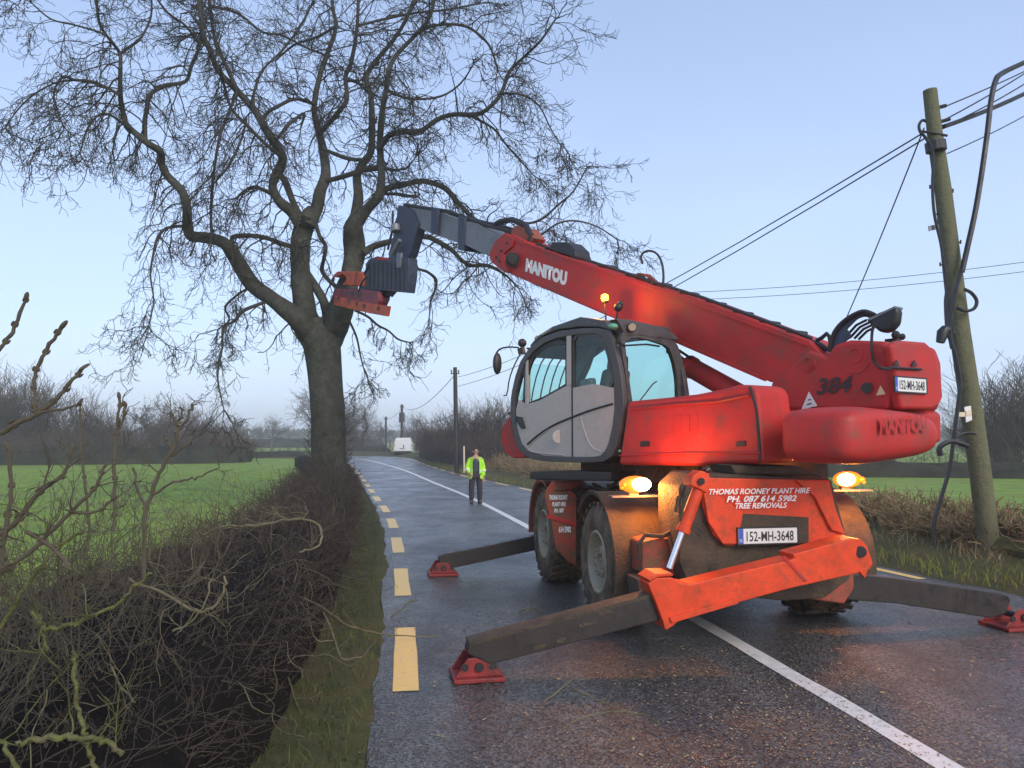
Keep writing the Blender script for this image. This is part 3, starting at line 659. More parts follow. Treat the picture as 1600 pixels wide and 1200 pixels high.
lst = [(12, 62, 603, 'bush1', 'grey bare thicket tree at the far left edge of the picture'), (48, 66, 605, 'bush3', 'bare thicket tree behind the crossing saplings at far left'),
 (92, 64, 622, 'bush2', 'brownish bare tree right of the far left thicket'), (135, 66, 640, 'bush1', 'rounded bare bush in the left thicket behind the field'),
 (170, 70, 655, 'bush3', 'low bare bush in the dip of the left thicket'), (205, 68, 648, 'bush2', 'brown bare bush between the two upright saplings'),
 (245, 90, 628, 'oak2', 'thin bare tree standing up behind the thicket'), (262, 70, 655, 'bush1', 'low bare bush left of the knobbly sapling'),
 (300, 68, 640, 'bush2', 'dark rounded bare tree behind the knobbly sapling'), (335, 72, 655, 'bush3', 'bare bush at the right end of the left thicket')]
for px, D, top, key, lb in lst: ptree(px, D, top, key, lb, g1, wide=1.35)
g2 = 'round bare trees in the far fields left of the great ash'
for px, D, top, key, lb, wd in [(372, 150, 657, 'oak3', 'small round bare tree left in the far field row', 1.0), (402, 170, 664, 'oak1', 'smallest bare tree in the middle of the far row', 1.0), (425, 150, 655, 'oak2', 'rounded bare tree in the far row nearest the ash trunk', 1.1), (452, 190, 664, 'oak3', 'faint bare tree just left of the pale tall tree', 1.0),
    (495, 110, 606, 'oak1', 'tall pale bare tree half hidden behind the ash trunk', 1.0), (555, 96, 652, 'bush1', 'twiggy ivy grown bush right behind the ash trunk', 1.1), (548, 112, 625, 'oak2', 'bare tree showing just right of the ash trunk', .8), (588, 130, 660, 'oak3', 'low bare tree between the ash trunk and the van', 1.0), (610, 150, 667, 'oak1', 'faint bare tree left of the white van', 1.2),
    (650, 115, 652, 'oak2', 'pale rounded bare tree above the white van', 1.2)]: ptree(px, D, top, key, lb, g2, wide=wd)
g3 = 'bare bushes on the right bank beyond the man'
for px, D, top, key, lb, wd in [(690, 60, 645, 'bush2', 'dark purple bare bush nearest the white van', 1.3), (676, 70, 662, 'bush3', 'low dark bush right of the white van', 1.3), (712, 56, 648, 'bush2', 'dark brown bush behind the leaning road pole', 1.2), (738, 52, 640, 'bush1', 'pale upright bare bush right of the road pole', 1.2), (768, 50, 632, 'bush3', 'pale upright bare bush nearest the machine cab', 1.2), (800, 48, 632, 'bush1', 'bare bush behind the cab of the machine', 1.2)]:
    ptree(px, D, top, key, lb, g3, name='bare_bush', cat='bush', wide=wd)
g4 = 'dark bare trees behind the leaning pole at right'
for px, D, top, key, lb, wd in [(1585, 44, 618, 'bush2', 'dark bare tree at the right edge of the picture', 1.4), (1625, 42, 606, 'bush1', 'bare tree just cut off by the right edge', 1.4), (1548, 48, 655, 'bush3', 'bare bush just right of the leaning pole', 1.4), (1500, 120, 668, 'bush2', 'low bare bush behind the leaning pole', 1.5), (1440, 110, 668, 'bush1', 'low bare bush under the counterweight', 1.5), (1385, 115, 670, 'bush3', 'low bare bush right of the rear hazard lamp', 1.5), (1670, 46, 610, 'bush2', 'bare bush outside the right edge', 1.4)]:
    ptree(px, D, top, key, lb, g4, name='bare_bush', cat='bush', wide=wd)

# low field hedges (lumpy dark bodies with twiggy tops)
def hedge(pts, w, h, name, label, m=FARHG, seed=1, tw=0, twm=None, step=.8, twl=.6):
    root = thing(name, label, 'hedge', (*pts[0], 0)); c, t = resample(np.array(catmull([np.array(p, float) for p in pts], 6)), step); nn = normals(c); mb = MB(); ns = 10; n = len(c); vs = []; fs = []
    for i in range(n):
        hh = h * (1 + .25 * mnoise.noise(Vector((t[i] * .35, seed, 0)))); end = 1.0 if 0 < i < n - 1 else .3
        for k in range(ns):
            a = math.pi * k / (ns - 1); x = math.cos(a) * w / 2 * end; z = math.sin(a) ** .55 * hh * end
            j = mnoise.noise(Vector((t[i] * 1.1, k * .9, seed))) * .22 * w * (k not in (0, ns - 1))
            q = c[i] + nn[i] * (x + j); vs.append((q[0], q[1], (z + j * .6) - .08))
    for i in range(n - 1):
        for k in range(ns - 1): fs.append((i * ns + k, i * ns + k + 1, (i + 1) * ns + k + 1, (i + 1) * ns + k))
    mb.add(vs, fs); mb.build('hedge_body', m, root, smooth=True)
    if tw:
        ms = Mass()
        for _ in range(tw):
            i = rng.integers(0, n); a = rng.uniform(.1, 3.04); q = c[i] + nn[i] * math.cos(a) * w * .45; z = math.sin(a) ** .55 * h * .9
            grow(ms, np.array([q[0], q[1], z]), np.array([nn[i][0] * math.cos(a), nn[i][1] * math.cos(a), 1.2]) + rng.normal(0, .4, 3), twl * rng.uniform(.5, 1.3), .012, 1, 4, .2, 0, 0, (3,), .2, .8, (3, 3), .4, .007)
        ms.build('twigs', twm or FARTW, root, kind='stuff')
    return root
rng = np.random.default_rng(5)
def gx(px, D): return ((px - 800) / F * D, D)
hedge([gx(-120, 58), gx(60, 59), gx(200, 60), gx(345, 62), gx(372, 66)], 2.6, 1.35, 'field_hedge', 'dark hedge along the far side of the green field at left', FARHG, 2, 2200, FARTW2, twl=1.0)
hedge([gx(352, 74), gx(420, 76), gx(480, 78)], 1.2, .7, 'field_hedge', 'low hedge and bank beyond the field, left of the ash', FARHG, 4, 160)
hedge([gx(330, 150), gx(400, 152), gx(480, 155), gx(600, 150)], 3, 1.8, 'field_hedge', 'thin far hedge line under the round trees', FARHG, 5, 100)
hedge([gx(535, 100), gx(575, 100), gx(612, 101)], 1.6, 1.0, 'roadside_hedge', 'low hedge beyond the bend, left of the van', FARHG, 6, 120)
hedge([gx(672, 74), gx(692, 62), gx(740, 50), gx(800, 42)], 2.2, 1.5, 'roadside_hedge', 'dark brambly hedge on the right bank behind the man', FARHG, 7, 1800, FARTW2, twl=1.0)
hedge([gx(980, 40), gx(1200, 40), gx(1420, 40), gx(1700, 38), gx(2100, 34)], 1.6, .75, 'field_hedge', 'hedge at the back of the right hand field', FARHG, 8, 500, FARTW2, twl=.8)
# dead brambles and old stalks on the right bank
BRB = mat('bank_bramble', (0.095, 0.085, 0.034), 0.9, var=0.6, scale=5, dirt=(0.09, 0.10, 0.03), dirt_amt=.5, bump=1.0, bscale=14, spec=.1)
STK = mat('dead_stalk', (0.26, 0.185, 0.10), 0.8, var=0.5, scale=2, spec=.2)
bk = offset(redge, -2.3); bi = [np.argmax(bk[:, 1] > y) for y in (6.5, 8.5, 10.5, 12.5, 15, 19, 24)]
hedge([bk[i] + np.array([.3 * math.sin(k * 2), 0]) for k, i in enumerate(bi)], 1.5, .62, 'bramble_bank', 'brown dead brambles and stalks along the right bank beside the leaning pole', BRB, 11, 2600, STK, step=.3, twl=.34)
bi = [np.argmax(bk[:, 1] > y) for y in (26, 31, 37, 44)]
hedge([bk[i] for i in bi], 1.6, .62, 'bramble_bank', 'brown rough growth on the bank behind the man and under the cab', BRB, 12, 1200, STK, step=.5, twl=.5)
# far wood line on the horizon
ms = Mass(); rng = np.random.default_rng(9)
for _ in range(2600):
    x = rng.uniform(-420, 520); y = 330 + rng.uniform(-20, 60); h = 5 + 4 * abs(mnoise.noise(Vector((x * .02, 2, 0)))) * rng.uniform(.6, 1)
    ms.strand(np.array([[x, y, -.5], [x + rng.normal(0, .4), y, h * .5], [x + rng.normal(0, 1.5), y, h]]), [1.4, 1.3, .25], 5)
tag(ms.build('far_wood', FARHG, kind='stuff'), 'hazy line of far woods along the horizon', 'woods', kind='stuff')

# ================================================================== LEFT ROADSIDE HEDGE
rng = np.random.default_rng(31)
foot = [xy(G(*q)) for q in ((430, 1200), (478, 1100), (520, 1000), (540, 940), (549, 880), (550, 840), (549, 810), (548, 785), (546, 765))]
foot = [foot[0] + np.array([.55, -5.5]), foot[0] + np.array([.15, -2.0])] + foot + [foot[-1] + np.array([-2.6, 9.0]), foot[-1] + np.array([-7.5, 24.0])]
fc = np.array(catmull(foot, 8)); fc, ft = resample(fc, .35); fn = normals(fc)
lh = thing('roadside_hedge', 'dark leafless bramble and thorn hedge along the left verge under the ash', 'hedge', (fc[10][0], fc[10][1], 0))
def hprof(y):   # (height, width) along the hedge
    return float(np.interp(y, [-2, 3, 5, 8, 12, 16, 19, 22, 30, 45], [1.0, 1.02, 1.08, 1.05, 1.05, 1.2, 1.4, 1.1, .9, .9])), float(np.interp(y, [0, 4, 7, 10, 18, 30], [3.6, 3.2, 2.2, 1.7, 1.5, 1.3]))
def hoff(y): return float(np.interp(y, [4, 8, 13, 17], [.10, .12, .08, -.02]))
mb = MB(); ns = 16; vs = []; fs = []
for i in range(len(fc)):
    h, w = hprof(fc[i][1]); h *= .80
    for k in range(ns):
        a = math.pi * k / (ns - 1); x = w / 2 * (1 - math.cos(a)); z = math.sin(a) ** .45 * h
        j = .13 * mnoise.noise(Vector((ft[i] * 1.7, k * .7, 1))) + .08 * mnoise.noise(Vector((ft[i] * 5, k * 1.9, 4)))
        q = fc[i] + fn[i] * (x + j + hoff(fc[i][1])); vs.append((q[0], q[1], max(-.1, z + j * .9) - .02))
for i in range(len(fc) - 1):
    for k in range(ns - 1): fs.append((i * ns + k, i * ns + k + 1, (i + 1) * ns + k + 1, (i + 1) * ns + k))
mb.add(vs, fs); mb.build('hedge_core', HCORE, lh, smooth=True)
def hpoint(yy=None, dens=1.5):
    while True:
        y = -1 + 33 * rng.uniform() ** dens
        i = int(np.clip(np.searchsorted(fc[:, 1], y), 1, len(fc) - 2)); h, w = hprof(fc[i][1]); a = rng.uniform(0.05, 3.0)
        x = w / 2 * (1 - math.cos(a)); z = math.sin(a) ** .45 * h * rng.uniform(.70, .95); q = fc[i] + fn[i] * (x + hoff(fc[i][1]) - .03)
        return np.array([q[0], q[1], z]), np.array([-fn[i][0] * math.cos(a), -fn[i][1] * math.cos(a), math.sin(a)]), h, y
dk = Mass(); pl = Mass(); lf = Mass()
for k in range(6800):
    p, n, h, y = hpoint(); f = np.clip(1.25 - y / 40, .5, 1.2)
    grow(dk, p - n * .1, n * .9 + rng.normal(0, .75, 3), rng.uniform(.18, .5), rng.uniform(.0025, .0055) * (1 if y < 10 else 1.5), 1, 5, .28, .04, .02, (2.2,), .2, .9, (3, 3), .5, .0016 if y < 9 else .004)
for k in range(1100):   # paler, mossy and dead stems, mostly on the near left
    p, n, h, y = hpoint(dens=2.6)
    if y > 11 or (n[0] > .2 and rng.uniform() < .75): continue
    grow(pl, p, n * .6 + rng.normal(0, .8, 3), rng.uniform(.3, .85), rng.uniform(.003, .0075), 1, 8, .30, .0, .04, (2.6,), .2, .9, (5, 3), .4, .0025)
# dead leaves and bramble leaves clinging
L_ = []
for k in range(9000):
    p, n, h, y = hpoint(dens=2.0); p = p + n * rng.uniform(-.05, .12) + rng.normal(0, .03, 3); s = rng.uniform(.005, .014); a = rng.normal(0, 1, 3); a = unit(a); b = unit(np.cross(a, rng.normal(0, 1, 3)))
    L_.append([p - a * s, p - b * s * .6, p + a * s, p + b * s * .6])
lf.quads(np.array(L_))
up_ = Mass()
for k in range(130):   # upright shoots sticking out of the near hedge
    y = 2.3 + 4.5 * rng.uniform(); x = rng.uniform(-1.0, -.42) * y * .72 - .35; i = int(np.clip(np.searchsorted(fc[:, 1], y), 1, len(fc) - 2)); x = min(x, fc[i][0] - .7)
    grow(up_, np.array([x, y, .75]), np.array([rng.normal(0, .3), rng.normal(0, .3), 1.0]), rng.uniform(.35, .95) * (1 if x < -1.6 else .6), rng.uniform(.003, .006), 1, 8, .2, .03, 0, (4, 2), .3, .9, (5, 3, 3), .4, .0015)
up_.build('upright_shoots', DST, lh, kind='stuff')
dk.build('twigs', HTWIG, lh, kind='stuff'); pl.build('pale_stems', PTWIG, lh, kind='stuff')
DLEAF = mat('dark_bramble_leaf', (0.03, 0.036, 0.015), 0.8, var=0.7, scale=3, dirt=(0.055, 0.035, 0.02), dirt_amt=0.6, dirt_scale=3)
lf.build('leaves', DLEAF, lh, kind='stuff')
# ground litter and moss between hedge and road
L_ = []
for k in range(9000):
    i = rng.integers(2, 60); y = fc[i]; d = rng.uniform(-.95, .15); q = fc[i] + fn[i] * d * .75 + rng.normal(0, .04, 2); s = rng.uniform(.006, .016)
    if q[0] > np.interp(q[1], ledge[:, 1], ledge[:, 0]) - .12: continue
    a = unit(rng.normal(0, 1, 3) * np.array([1, 1, .35])); b = unit(np.cross(a, rng.normal(0, .3, 3) + np.array([0, 0, 1])))
    p = np.array([q[0], q[1], .09 + rng.uniform(0, .05)]); L_.append([p - a * s, p - b * s * .6, p + a * s, p + b * s * .6])
ll = Mass(); ll.quads(np.array(L_)); tag(ll.build('leaf_litter', DLEAF, kind='stuff'), 'dead leaves and moss on the verge between hedge and road', 'leaf litter', kind='stuff')

# --- foreground saplings and mossy branches traced at their own distance
def traced(name, label, cat, branches, m, D, buds=False, extra=0, group=None, sl=.22, base=None):
    """branches: list of lists of (px, py, width px[, depth])"""
    b0 = branches[0][0]; dd = b0[3] if len(b0) > 3 else D; bp = P(b0[0], b0[1], dd)
    root = thing(name, label, cat, (bp.x, bp.y, bp.z), group); sp = Mass()
    for bi, br in enumerate(branches):
        raw = []
        for q in br:
            d = q[3] if len(q) > 3 else D; w = P(q[0], q[1], d); raw.append((w.x, w.y, w.z, q[2] * (.5 if buds else .36) * d / F))
        c = np.array(catmull(raw, 5)); c[:, :3] += rng.normal(0, .0016 if buds else .0032, (len(c), 3)); mb = MB()
        rad = c[:, 3] * (1 + .12 * np.sin(np.arange(len(c)) * 1.7)); mb.tube([tuple(p[:3]) for p in c], list(rad), 7)
        if buds:
            n = len(c)
            for k in range(2, n, 4):
                for sgn in (1, -1):
                    t = unit(c[min(k + 1, n - 1), :3] - c[k - 1, :3]); s = unit(np.cross(t, np.array([0, 1, 0.2]))) * sgn; r = c[k, 3]
                    mb.sphere(tuple(c[k, :3] + s * r * 1.2 + t * r), r * .9, sz=tuple(t * 1.8), n=6, m=4)
            t = unit(c[-1, :3] - c[-2, :3]); mb.sphere(tuple(c[-1, :3] + t * .004), c[-1, 3] * 1.7, sz=tuple(t * 2.0), n=6, m=5)
        mb.build('stem' if bi == 0 else 'branch', m, root, smooth=True)
        for k in range(extra):
            i = rng.integers(1, len(c)); grow(sp, c[i, :3], rng.normal(0, 1, 3) + np.array([0, 0, .5]), sl * rng.uniform(.4, 1.3), c[i, 3] * .5, 1, 6, .25, .05, 0, (2,), .2, .8, (4, 3), .5, .0014)
    if extra and sp.n: sp.build('twigs', m, root, kind='stuff')
    return root
traced('ash_sapling', 'large budded shoot forking at the far left edge, crossing the thicket', 'sapling',
       [[(-25, 690, 8), (10, 670, 8), (55, 647, 7), (85, 625, 6), (110, 598, 6), (131, 573, 6)], [(57, 646, 6), (54, 615, 5), (57, 580, 6), (75, 545, 6), (97, 510, 6)], [(60, 645, 4), (90, 640, 4), (115, 635, 4), (125, 630, 4)]], DST, 2.0, True)
traced('ash_sapling', 'single dark budded shoot top tip poking in at the left edge', 'sapling', [[(-40, 600, 6), (0, 545, 6), (22, 510, 6), (42, 466, 5)]], DST, 1.9, True)
traced('ash_sapling', 'thin upright sapling with paired twigs in the left hedge', 'sapling',
       [[(178, 830, 5, 3.0), (180, 760, 5, 3.0), (178, 720, 5, 3), (184, 670, 5, 3), (187, 620, 4, 3)], [(186, 670, 4, 3), (194, 650, 4, 3), (195, 634, 4, 3)], [(140, 830, 4, 3), (133, 760, 4, 3), (127, 700, 3, 3), (124, 632, 3, 3)]], DST, 3.0, True, 2, sl=.12)
traced('ash_sapling', 'knobbly pollarded sapling with finger like stubs above the hedge', 'sapling',
       [[(225, 900, 9, 3.2), (228, 800, 9, 3.2), (250, 740, 9, 3.2), (268, 705, 9, 3.2), (278, 672, 9, 3.2)], [(278, 672, 7), (272, 655, 6), (264, 645, 6)], [(279, 670, 7), (292, 655, 6), (301, 630, 6)], [(279, 670, 6), (283, 652, 5), (281, 637, 5)], [(270, 700, 6), (260, 688, 5), (258, 680, 5)], [(262, 715, 6), (285, 700, 5), (300, 688, 4)],
        [(228, 800, 7), (215, 760, 6), (208, 730, 5)], [(240, 770, 6), (280, 752, 5), (310, 745, 4), (340, 730, 3), (343, 705, 3)]], DST, 3.2, False, 2, sl=.13)
traced('thorn_sapling', 'crossing dark thorn stems low at the left edge against the field', 'sapling',
       [[(-10, 840, 9, 2.3), (20, 820, 8, 2.3), (60, 770, 7, 2.3), (100, 740, 5, 2.3), (112, 700, 4, 2.3)], [(0, 900, 8), (10, 820, 7), (18, 760, 6), (12, 700, 5)], [(-5, 900, 8), (50, 860, 7), (110, 800, 6), (150, 760, 5), (162, 730, 4)], [(40, 830, 6), (75, 850, 6), (105, 880, 6)], [(110, 800, 5), (150, 800, 4), (175, 780, 4)]], DST, 2.3, True, 4, sl=.15)
traced('mossy_branch', 'mossy branch looping through the left hedge, curling up to the right', 'branch',
       [[(52, 955, 9), (62, 975, 10), (85, 984, 10), (112, 975, 10), (145, 962, 8), (185, 942, 7), (210, 915, 6), (235, 895, 5)], [(60, 960, 7), (68, 995, 7), (72, 1020, 6)], [(-5, 990, 10), (25, 940, 9), (60, 890, 8), (95, 850, 7), (130, 830, 6)]], MOSS, 2.6, False, 4)
traced('mossy_branch', 'green mossy horizontal bough at the bottom left corner', 'branch',
       [[(25, 1160, 9), (60, 1155, 12), (95, 1152, 13), (130, 1152, 12), (160, 1158, 12), (182, 1172, 10), (190, 1183, 8)], [(115, 1018, 8), (116, 1060, 9), (124, 1110, 9), (132, 1152, 10), (142, 1185, 10), (155, 1215, 11)], [(0, 1155, 8), (14, 1175, 9), (28, 1205, 9)]], MOSS, 2.2, False, 2)
traced('dead_branch', 'pale arched dead stem along the top of the hedge left of the trunk', 'branch',
       [[(318, 835, 4, 5.2), (350, 822, 4, 5.2), (400, 822, 5, 5.3), (450, 812, 5, 5.4), (490, 815, 5, 5.5), (503, 835, 5, 5.4), (495, 855, 4, 5.3), (468, 862, 4, 5.2)], [(450, 812, 3), (430, 800, 3), (425, 790, 2)], [(470, 813, 3), (480, 800, 2), (478, 792, 2)]], PTWIG, 5.3, False, 5, sl=.3)
traced('dead_branch', 'pale curved stem hanging in the middle of the left hedge', 'branch',
       [[(200, 905, 5, 3.4), (260, 930, 6, 3.4), (300, 952, 6, 3.4), (330, 950, 6, 3.4), (348, 930, 5, 3.4), (352, 900, 5, 3.4)], [(270, 985, 4), (310, 960, 4), (330, 905, 3)], [(175, 1045, 4), (190, 1075, 5), (212, 1098, 4)]], PTWIG, 3.4, False, 6, sl=.3)
traced('fallen_branch', 'forked twig lying out of the hedge across the left verge onto the road', 'branch',
       [[(475, 935, 4, 6.1), (505, 950, 5, 6.4), (540, 975, 5, 6.7), (575, 986, 4, 7.1), (620, 993, 3, 7.45), (686, 994, 2.5, 7.55)], [(505, 955, 3, 6.4), (522, 995, 3, 6.3), (535, 1028, 3, 6.2), (565, 1026, 3, 6.5)], [(520, 1000, 3, 6.2), (495, 1000, 3, 6.1), (482, 965, 3, 6.0)]], PTWIG, 6.6, False, 5, sl=.25)
traced('fallen_branch', 'crooked pale twig lying on the wet road in front of the left foot plate', 'branch',
       [[(850, 1097, 4, 5.66), (872, 1080, 4, 5.90), (893, 1062, 4, 6.18)], [(893, 1075, 4, 5.95), (920, 1088, 4, 5.78), (950, 1100, 3, 5.62)]], PTWIG, 6.0, False, 2, sl=.1)
traced('fallen_branch', 'long thin twig lying on the road below the orange beam', 'branch',
       [[(878, 1138, 3, 5.14), (920, 1118, 4, 5.38), (960, 1112, 4, 5.46), (1000, 1116, 4, 5.41), (1030, 1130, 4, 5.24)]], PTWIG, 5.3, False, 3, sl=.1)
traced('fallen_branch', 'small twig with side shoots lying left of the yellow dash', 'branch',
       [[(612, 963, 4, 8.3), (628, 952, 4, 8.7), (640, 940, 4, 9.1), (652, 938, 3, 9.2)]], PTWIG, 8.8, False, 3, sl=.15)
traced('fallen_branch', 'leafy twig scrap lying behind the near left outrigger', 'branch',
       [[(810, 958, 3, 8.5), (825, 950, 4, 8.75), (845, 956, 3, 8.55)]], PTWIG, 8.6, False, 8, sl=.15)
# sawdust and wood chips on the road
L_ = []; ch = np.random.default_rng(77)
WOODC = mat('wood_chip', (0.34, 0.25, 0.14), 0.7, var=.5, scale=30)
for k in range(3800):
    if k % 3: q = np.array([2.1 + ch.normal(0, .75), 5.3 + ch.normal(0, .8)])
    else: q = np.array([ch.uniform(-1.0, 5.5), 3.8 + 6 * ch.uniform() ** 1.5])
    s = ch.uniform(.003, .010) * (1 if k % 9 else 1.8); a = ch.uniform(0, 6.28); A = np.array([math.cos(a), math.sin(a), ch.normal(0, .2)]) * s; B = np.array([-math.sin(a), math.cos(a), ch.normal(0, .2)]) * s * .55
    p = np.array([q[0], q[1], .008]); L_.append([p - A - B, p + A - B, p + A + B, p - A + B])
wc = Mass(); wc.quads(np.array(L_)); tag(wc.build('wood_chips', WOODC, kind='stuff'), 'pale wood chips and sawdust scattered on the road below the machine', 'wood chips', kind='stuff')

# ================================================================== TELEHANDLER
Z = Vector((0, 0, 1))
TH = R(11)                                   # chassis heading, left of +Y
cd = Vector((-math.sin(TH), math.cos(TH), 0)); cr_ = Vector((math.cos(TH), math.sin(TH), 0))
WL = Vector((0.885, 8.30, 0))                # outer face of the rear left wheel (ground point)
TW, WB, WR, WW = 2.80, 2.45, 0.63, 0.50      # overall width, wheelbase, wheel radius and width
tu = Vector((-0.5595, 0.829, 0)).normalized(); tv = Vector((tu.y, -tu.x, 0))   # boom heading and its right
T0 = Vector((2.05, 9.8, 0))                  # slew centre on the ground
def T(a, b, z): return T0 + tu * a + tv * b + Z * z
def Cc_(r, d, z): return WL + cr_ * r + cd * d + Z * z      # chassis frame: r from left outer face, d forward of rear axle
def tside(px, py, b): return hit(px, py, T(0, b, 0), tv)
def trear(px, py, a): return hit(px, py, T(a, 0, 0), tu)
def crear(px, py, d): return hit(px, py, Cc_(0, d, 0), cd)
def cside(px, py, r): return hit(px, py, Cc_(r, 0, 0), cr_)
tele = thing('telehandler', 'red rotating telehandler with grey cab, long boom raised into the tree and outriggers down', 'telehandler', tuple(T0))

# ---- wheels
def wheel(r, d, side, name='wheel'):
    c = Cc_(r, d, WR); ax = cr_ * side      # ax points outwards; c is the outer face centre
    w = MB(); w.lathe(c, -ax, [(0.03, WR * .50), (0.0, WR * .62), (0.0, WR * .86), (0.035, WR * .95), (0.07, WR * .972), (WW - .07, WR * .972), (WW - .035, WR * .95), (WW, WR * .86), (WW, WR * .55)], 40)
    ty = w.build('tyre', RUBBER, None, smooth=True)
    lug = MB(); n = 26
    for k in range(n):
        for half in (0, 1):
            a = 2 * math.pi * (k + half * .5) / n; t = Vector((0, 0, 1)) * math.cos(a) + cd * math.sin(a); q = -Vector((0, 0, 1)) * math.sin(a) + cd * math.cos(a)
            o0 = 0.015 + half * (WW / 2); L = WW / 2 - .02; sk = .07 * (1 if half else -1)
            p0 = c - ax * o0 + t * (WR * .955) + q * sk; p1 = c - ax * (o0 + L) + t * (WR * .955) - q * sk * .2
            lug.prism([p0 - q * .034, p0 + q * .034, p1 + q * .03, p1 - q * .03], t * (WR * .05))
    rm = MB(); rm.lathe(c, -ax, [(0.10, 0.0), (0.10, .10), (0.05, .105), (0.05, .15), (0.09, .17), (0.15, .20), (0.13, .26), (0.03, WR * .47), (0.012, WR * .50), (0.02, WR * .53), (0.06, WR * .54)], 32)
    for k in range(10):
        a = 2 * math.pi * k / 10; q = c - ax * .05 + (Z * math.cos(a) + cd * math.sin(a)) * .128; rm.cyl(q, q + ax * .035, .014, 6)
    ROOT = rm.build(name, RIM, tele, smooth=True); ROOT.name = name
    lo = lug.build('tread_block', RUBBER, ROOT, kind='stuff')
    ty.parent = ROOT
    for v in ty.data.vertices: v.co = v.co - Vector(ORG[ROOT])
    return ROOT
ORG[tele] = T0
wheel(0, 0, -1); wheel(0, WB, -1); wheel(TW, 0, 1); wheel(TW, WB, 1)

# ---- chassis frame
m = MB()
m.prism([Cc_(.62, -.90, z) if i < 2 else Cc_(TW - .62, -.90, z) for i, z in enumerate((.62, 1.30, 1.30, .62))], cd * (WB + 1.8))
m.build('chassis', MUDDY, tele, bevel=.03)
m = MB()
for dd in (0, WB):
    m.tube([Cc_(.45, dd, WR), Cc_(TW - .45, dd, WR)], .13, 12); m.box(Cc_(1.05, dd - .22, WR - .2), cr_ * .7, cd * .44, Z * .4)
m.build('axle', MUDDY, tele, bevel=.02)
m = MB(); m.lathe(T(0, 0, 1.28), Z, [(0, .0), (0, .78), (.08, .80), (.08, .66), (.42, .66), (.42, 0)], 40); m.build('slewing_ring', DARKST, tele, smooth=True)
# mudguards: arched bands over each wheel
def mudguard(r0, dax, a0, a1, w, mt, flap=True):
    pts = []; R0 = WR + .10; n = 12
    c = Cc_(r0, dax, WR)
    m = MB(); vs = []
    outer = [c + (cd * math.cos(a0 + (a1 - a0) * k / n) + Z * math.sin(a0 + (a1 - a0) * k / n)) * (R0 + .02) for k in range(n + 1)]
    inner = [c + (cd * math.cos(a0 + (a1 - a0) * k / n) + Z * math.sin(a0 + (a1 - a0) * k / n)) * (R0 - .015) for k in range(n + 1)]
    vs = [*outer, *[p for p in inner], *[p + cr_ * w for p in outer], *[p + cr_ * w for p in inner]]; N1 = n + 1; fs = []
    for k in range(n):
        fs += [(k, k + 1, N1 + k + 1, N1 + k), (2 * N1 + k, 3 * N1 + k, 3 * N1 + k + 1, 2 * N1 + k + 1), (k, 2 * N1 + k, 2 * N1 + k + 1, k + 1), (N1 + k, N1 + k + 1, 3 * N1 + k + 1, 3 * N1 + k)]
    fs += [(0, N1, 3 * N1, 2 * N1), (n, 2 * N1 + n, 3 * N1 + n, N1 + n)]
    m.add(vs, fs)
    # lip towards the outside
    lip = [p - Z * 0 for p in outer]; m.tube([p for p in outer], .014, 6)
    return m.build('mudguard', mt, tele, smooth=True)
mudguard(-.02, 0, R(40), R(200), .58, MUDDY); mudguard(TW - .56, 0, R(40), R(200), .58, MUDDY)
mudguard(-.02, WB, R(-5), R(120), .58, REDD); mudguard(TW - .56, WB, R(-5), R(160), .58, REDD)
# red lettered flap behind the front left wheel
fd = WB - WR - .12
def F_(px, py): return crear(px, py, fd)
flap_t = [F_(852, 768), F_(892, 766), F_(900, 774), F_(899, 882), F_(888, 878), F_(868, 858), F_(861, 815), F_(850, 776)]
m = MB(); m.prism(flap_t, -cd * .03); fl = m.build('mud_flap', REDD, tele, bevel=.008)
m = MB(); m.prism([F_(850, 770), F_(897, 764), F_(912, 752), F_(862, 752)], -cd * .03 + Z * .01); m.build('mudguard_top', REDD, tele, bevel=.006)
m = MB(); m.prism([F_(853, 803), F_(899, 816), F_(899, 822), F_(853, 809)], -cd * .05); m.build('flap_strip', RED, tele, bevel=.004)
bd = -cd * .036
def ftext(s, x0, x1, y0, y1):
    a = F_(x0, y1) + bd; b = F_(x1, y1) + bd; c = F_(x0, y0) + bd
    text_mesh(s, (b - a).length, (c - a).length, a, cr_, Z, WHITEP, fl, offset=.05, lift=.003)
ftext('THOMAS ROONEY', 857, 886, 773, 781); ftext('PLANT HIRE', 862, 883, 784, 791); ftext('PH. 087', 865, 880, 794, 801)
m = MB(); q = 0
ftext('614 5982', 872, 891, 822, 832)
# toolbox and hydraulic clutter seen between the wheels and the blade
m = MB(); m.prism([crear(1003, 846, -1.02), crear(1030, 840, -1.02), crear(1062, 842, -1.02), crear(1064, 900, -1.02), crear(1003, 897, -1.02)], cd * .35); m.build('corner_box', REDD, tele, bevel=.03)
m = MB(); m.tube([crear(1000, 875, -1.05), crear(998, 850, -1.05), crear(1008, 836, -1.05), crear(1035, 838, -1.05), crear(1055, 828, -1.05)], .022, 8); m.build('hydraulic_hose', MUDDY, tele, smooth=True)
m = MB(); m.prism([crear(995, 905, -1.1), crear(1036, 900, -1.1), crear(1040, 942, -1.1), crear(1000, 940, -1.1)], cd * .3); m.build('bracket', MUDDY, tele, bevel=.02)
# deck under the cab and turret
m = MB(); m.prism([tside(828, 737, -1.2), tside(880, 735, -1.2), tside(955, 737, -1.2), tside(955, 752, -1.2), tside(840, 750, -1.2), tside(826, 748, -1.2)], tv * .8); m.build('deck_step', DARKST, tele, bevel=.02)

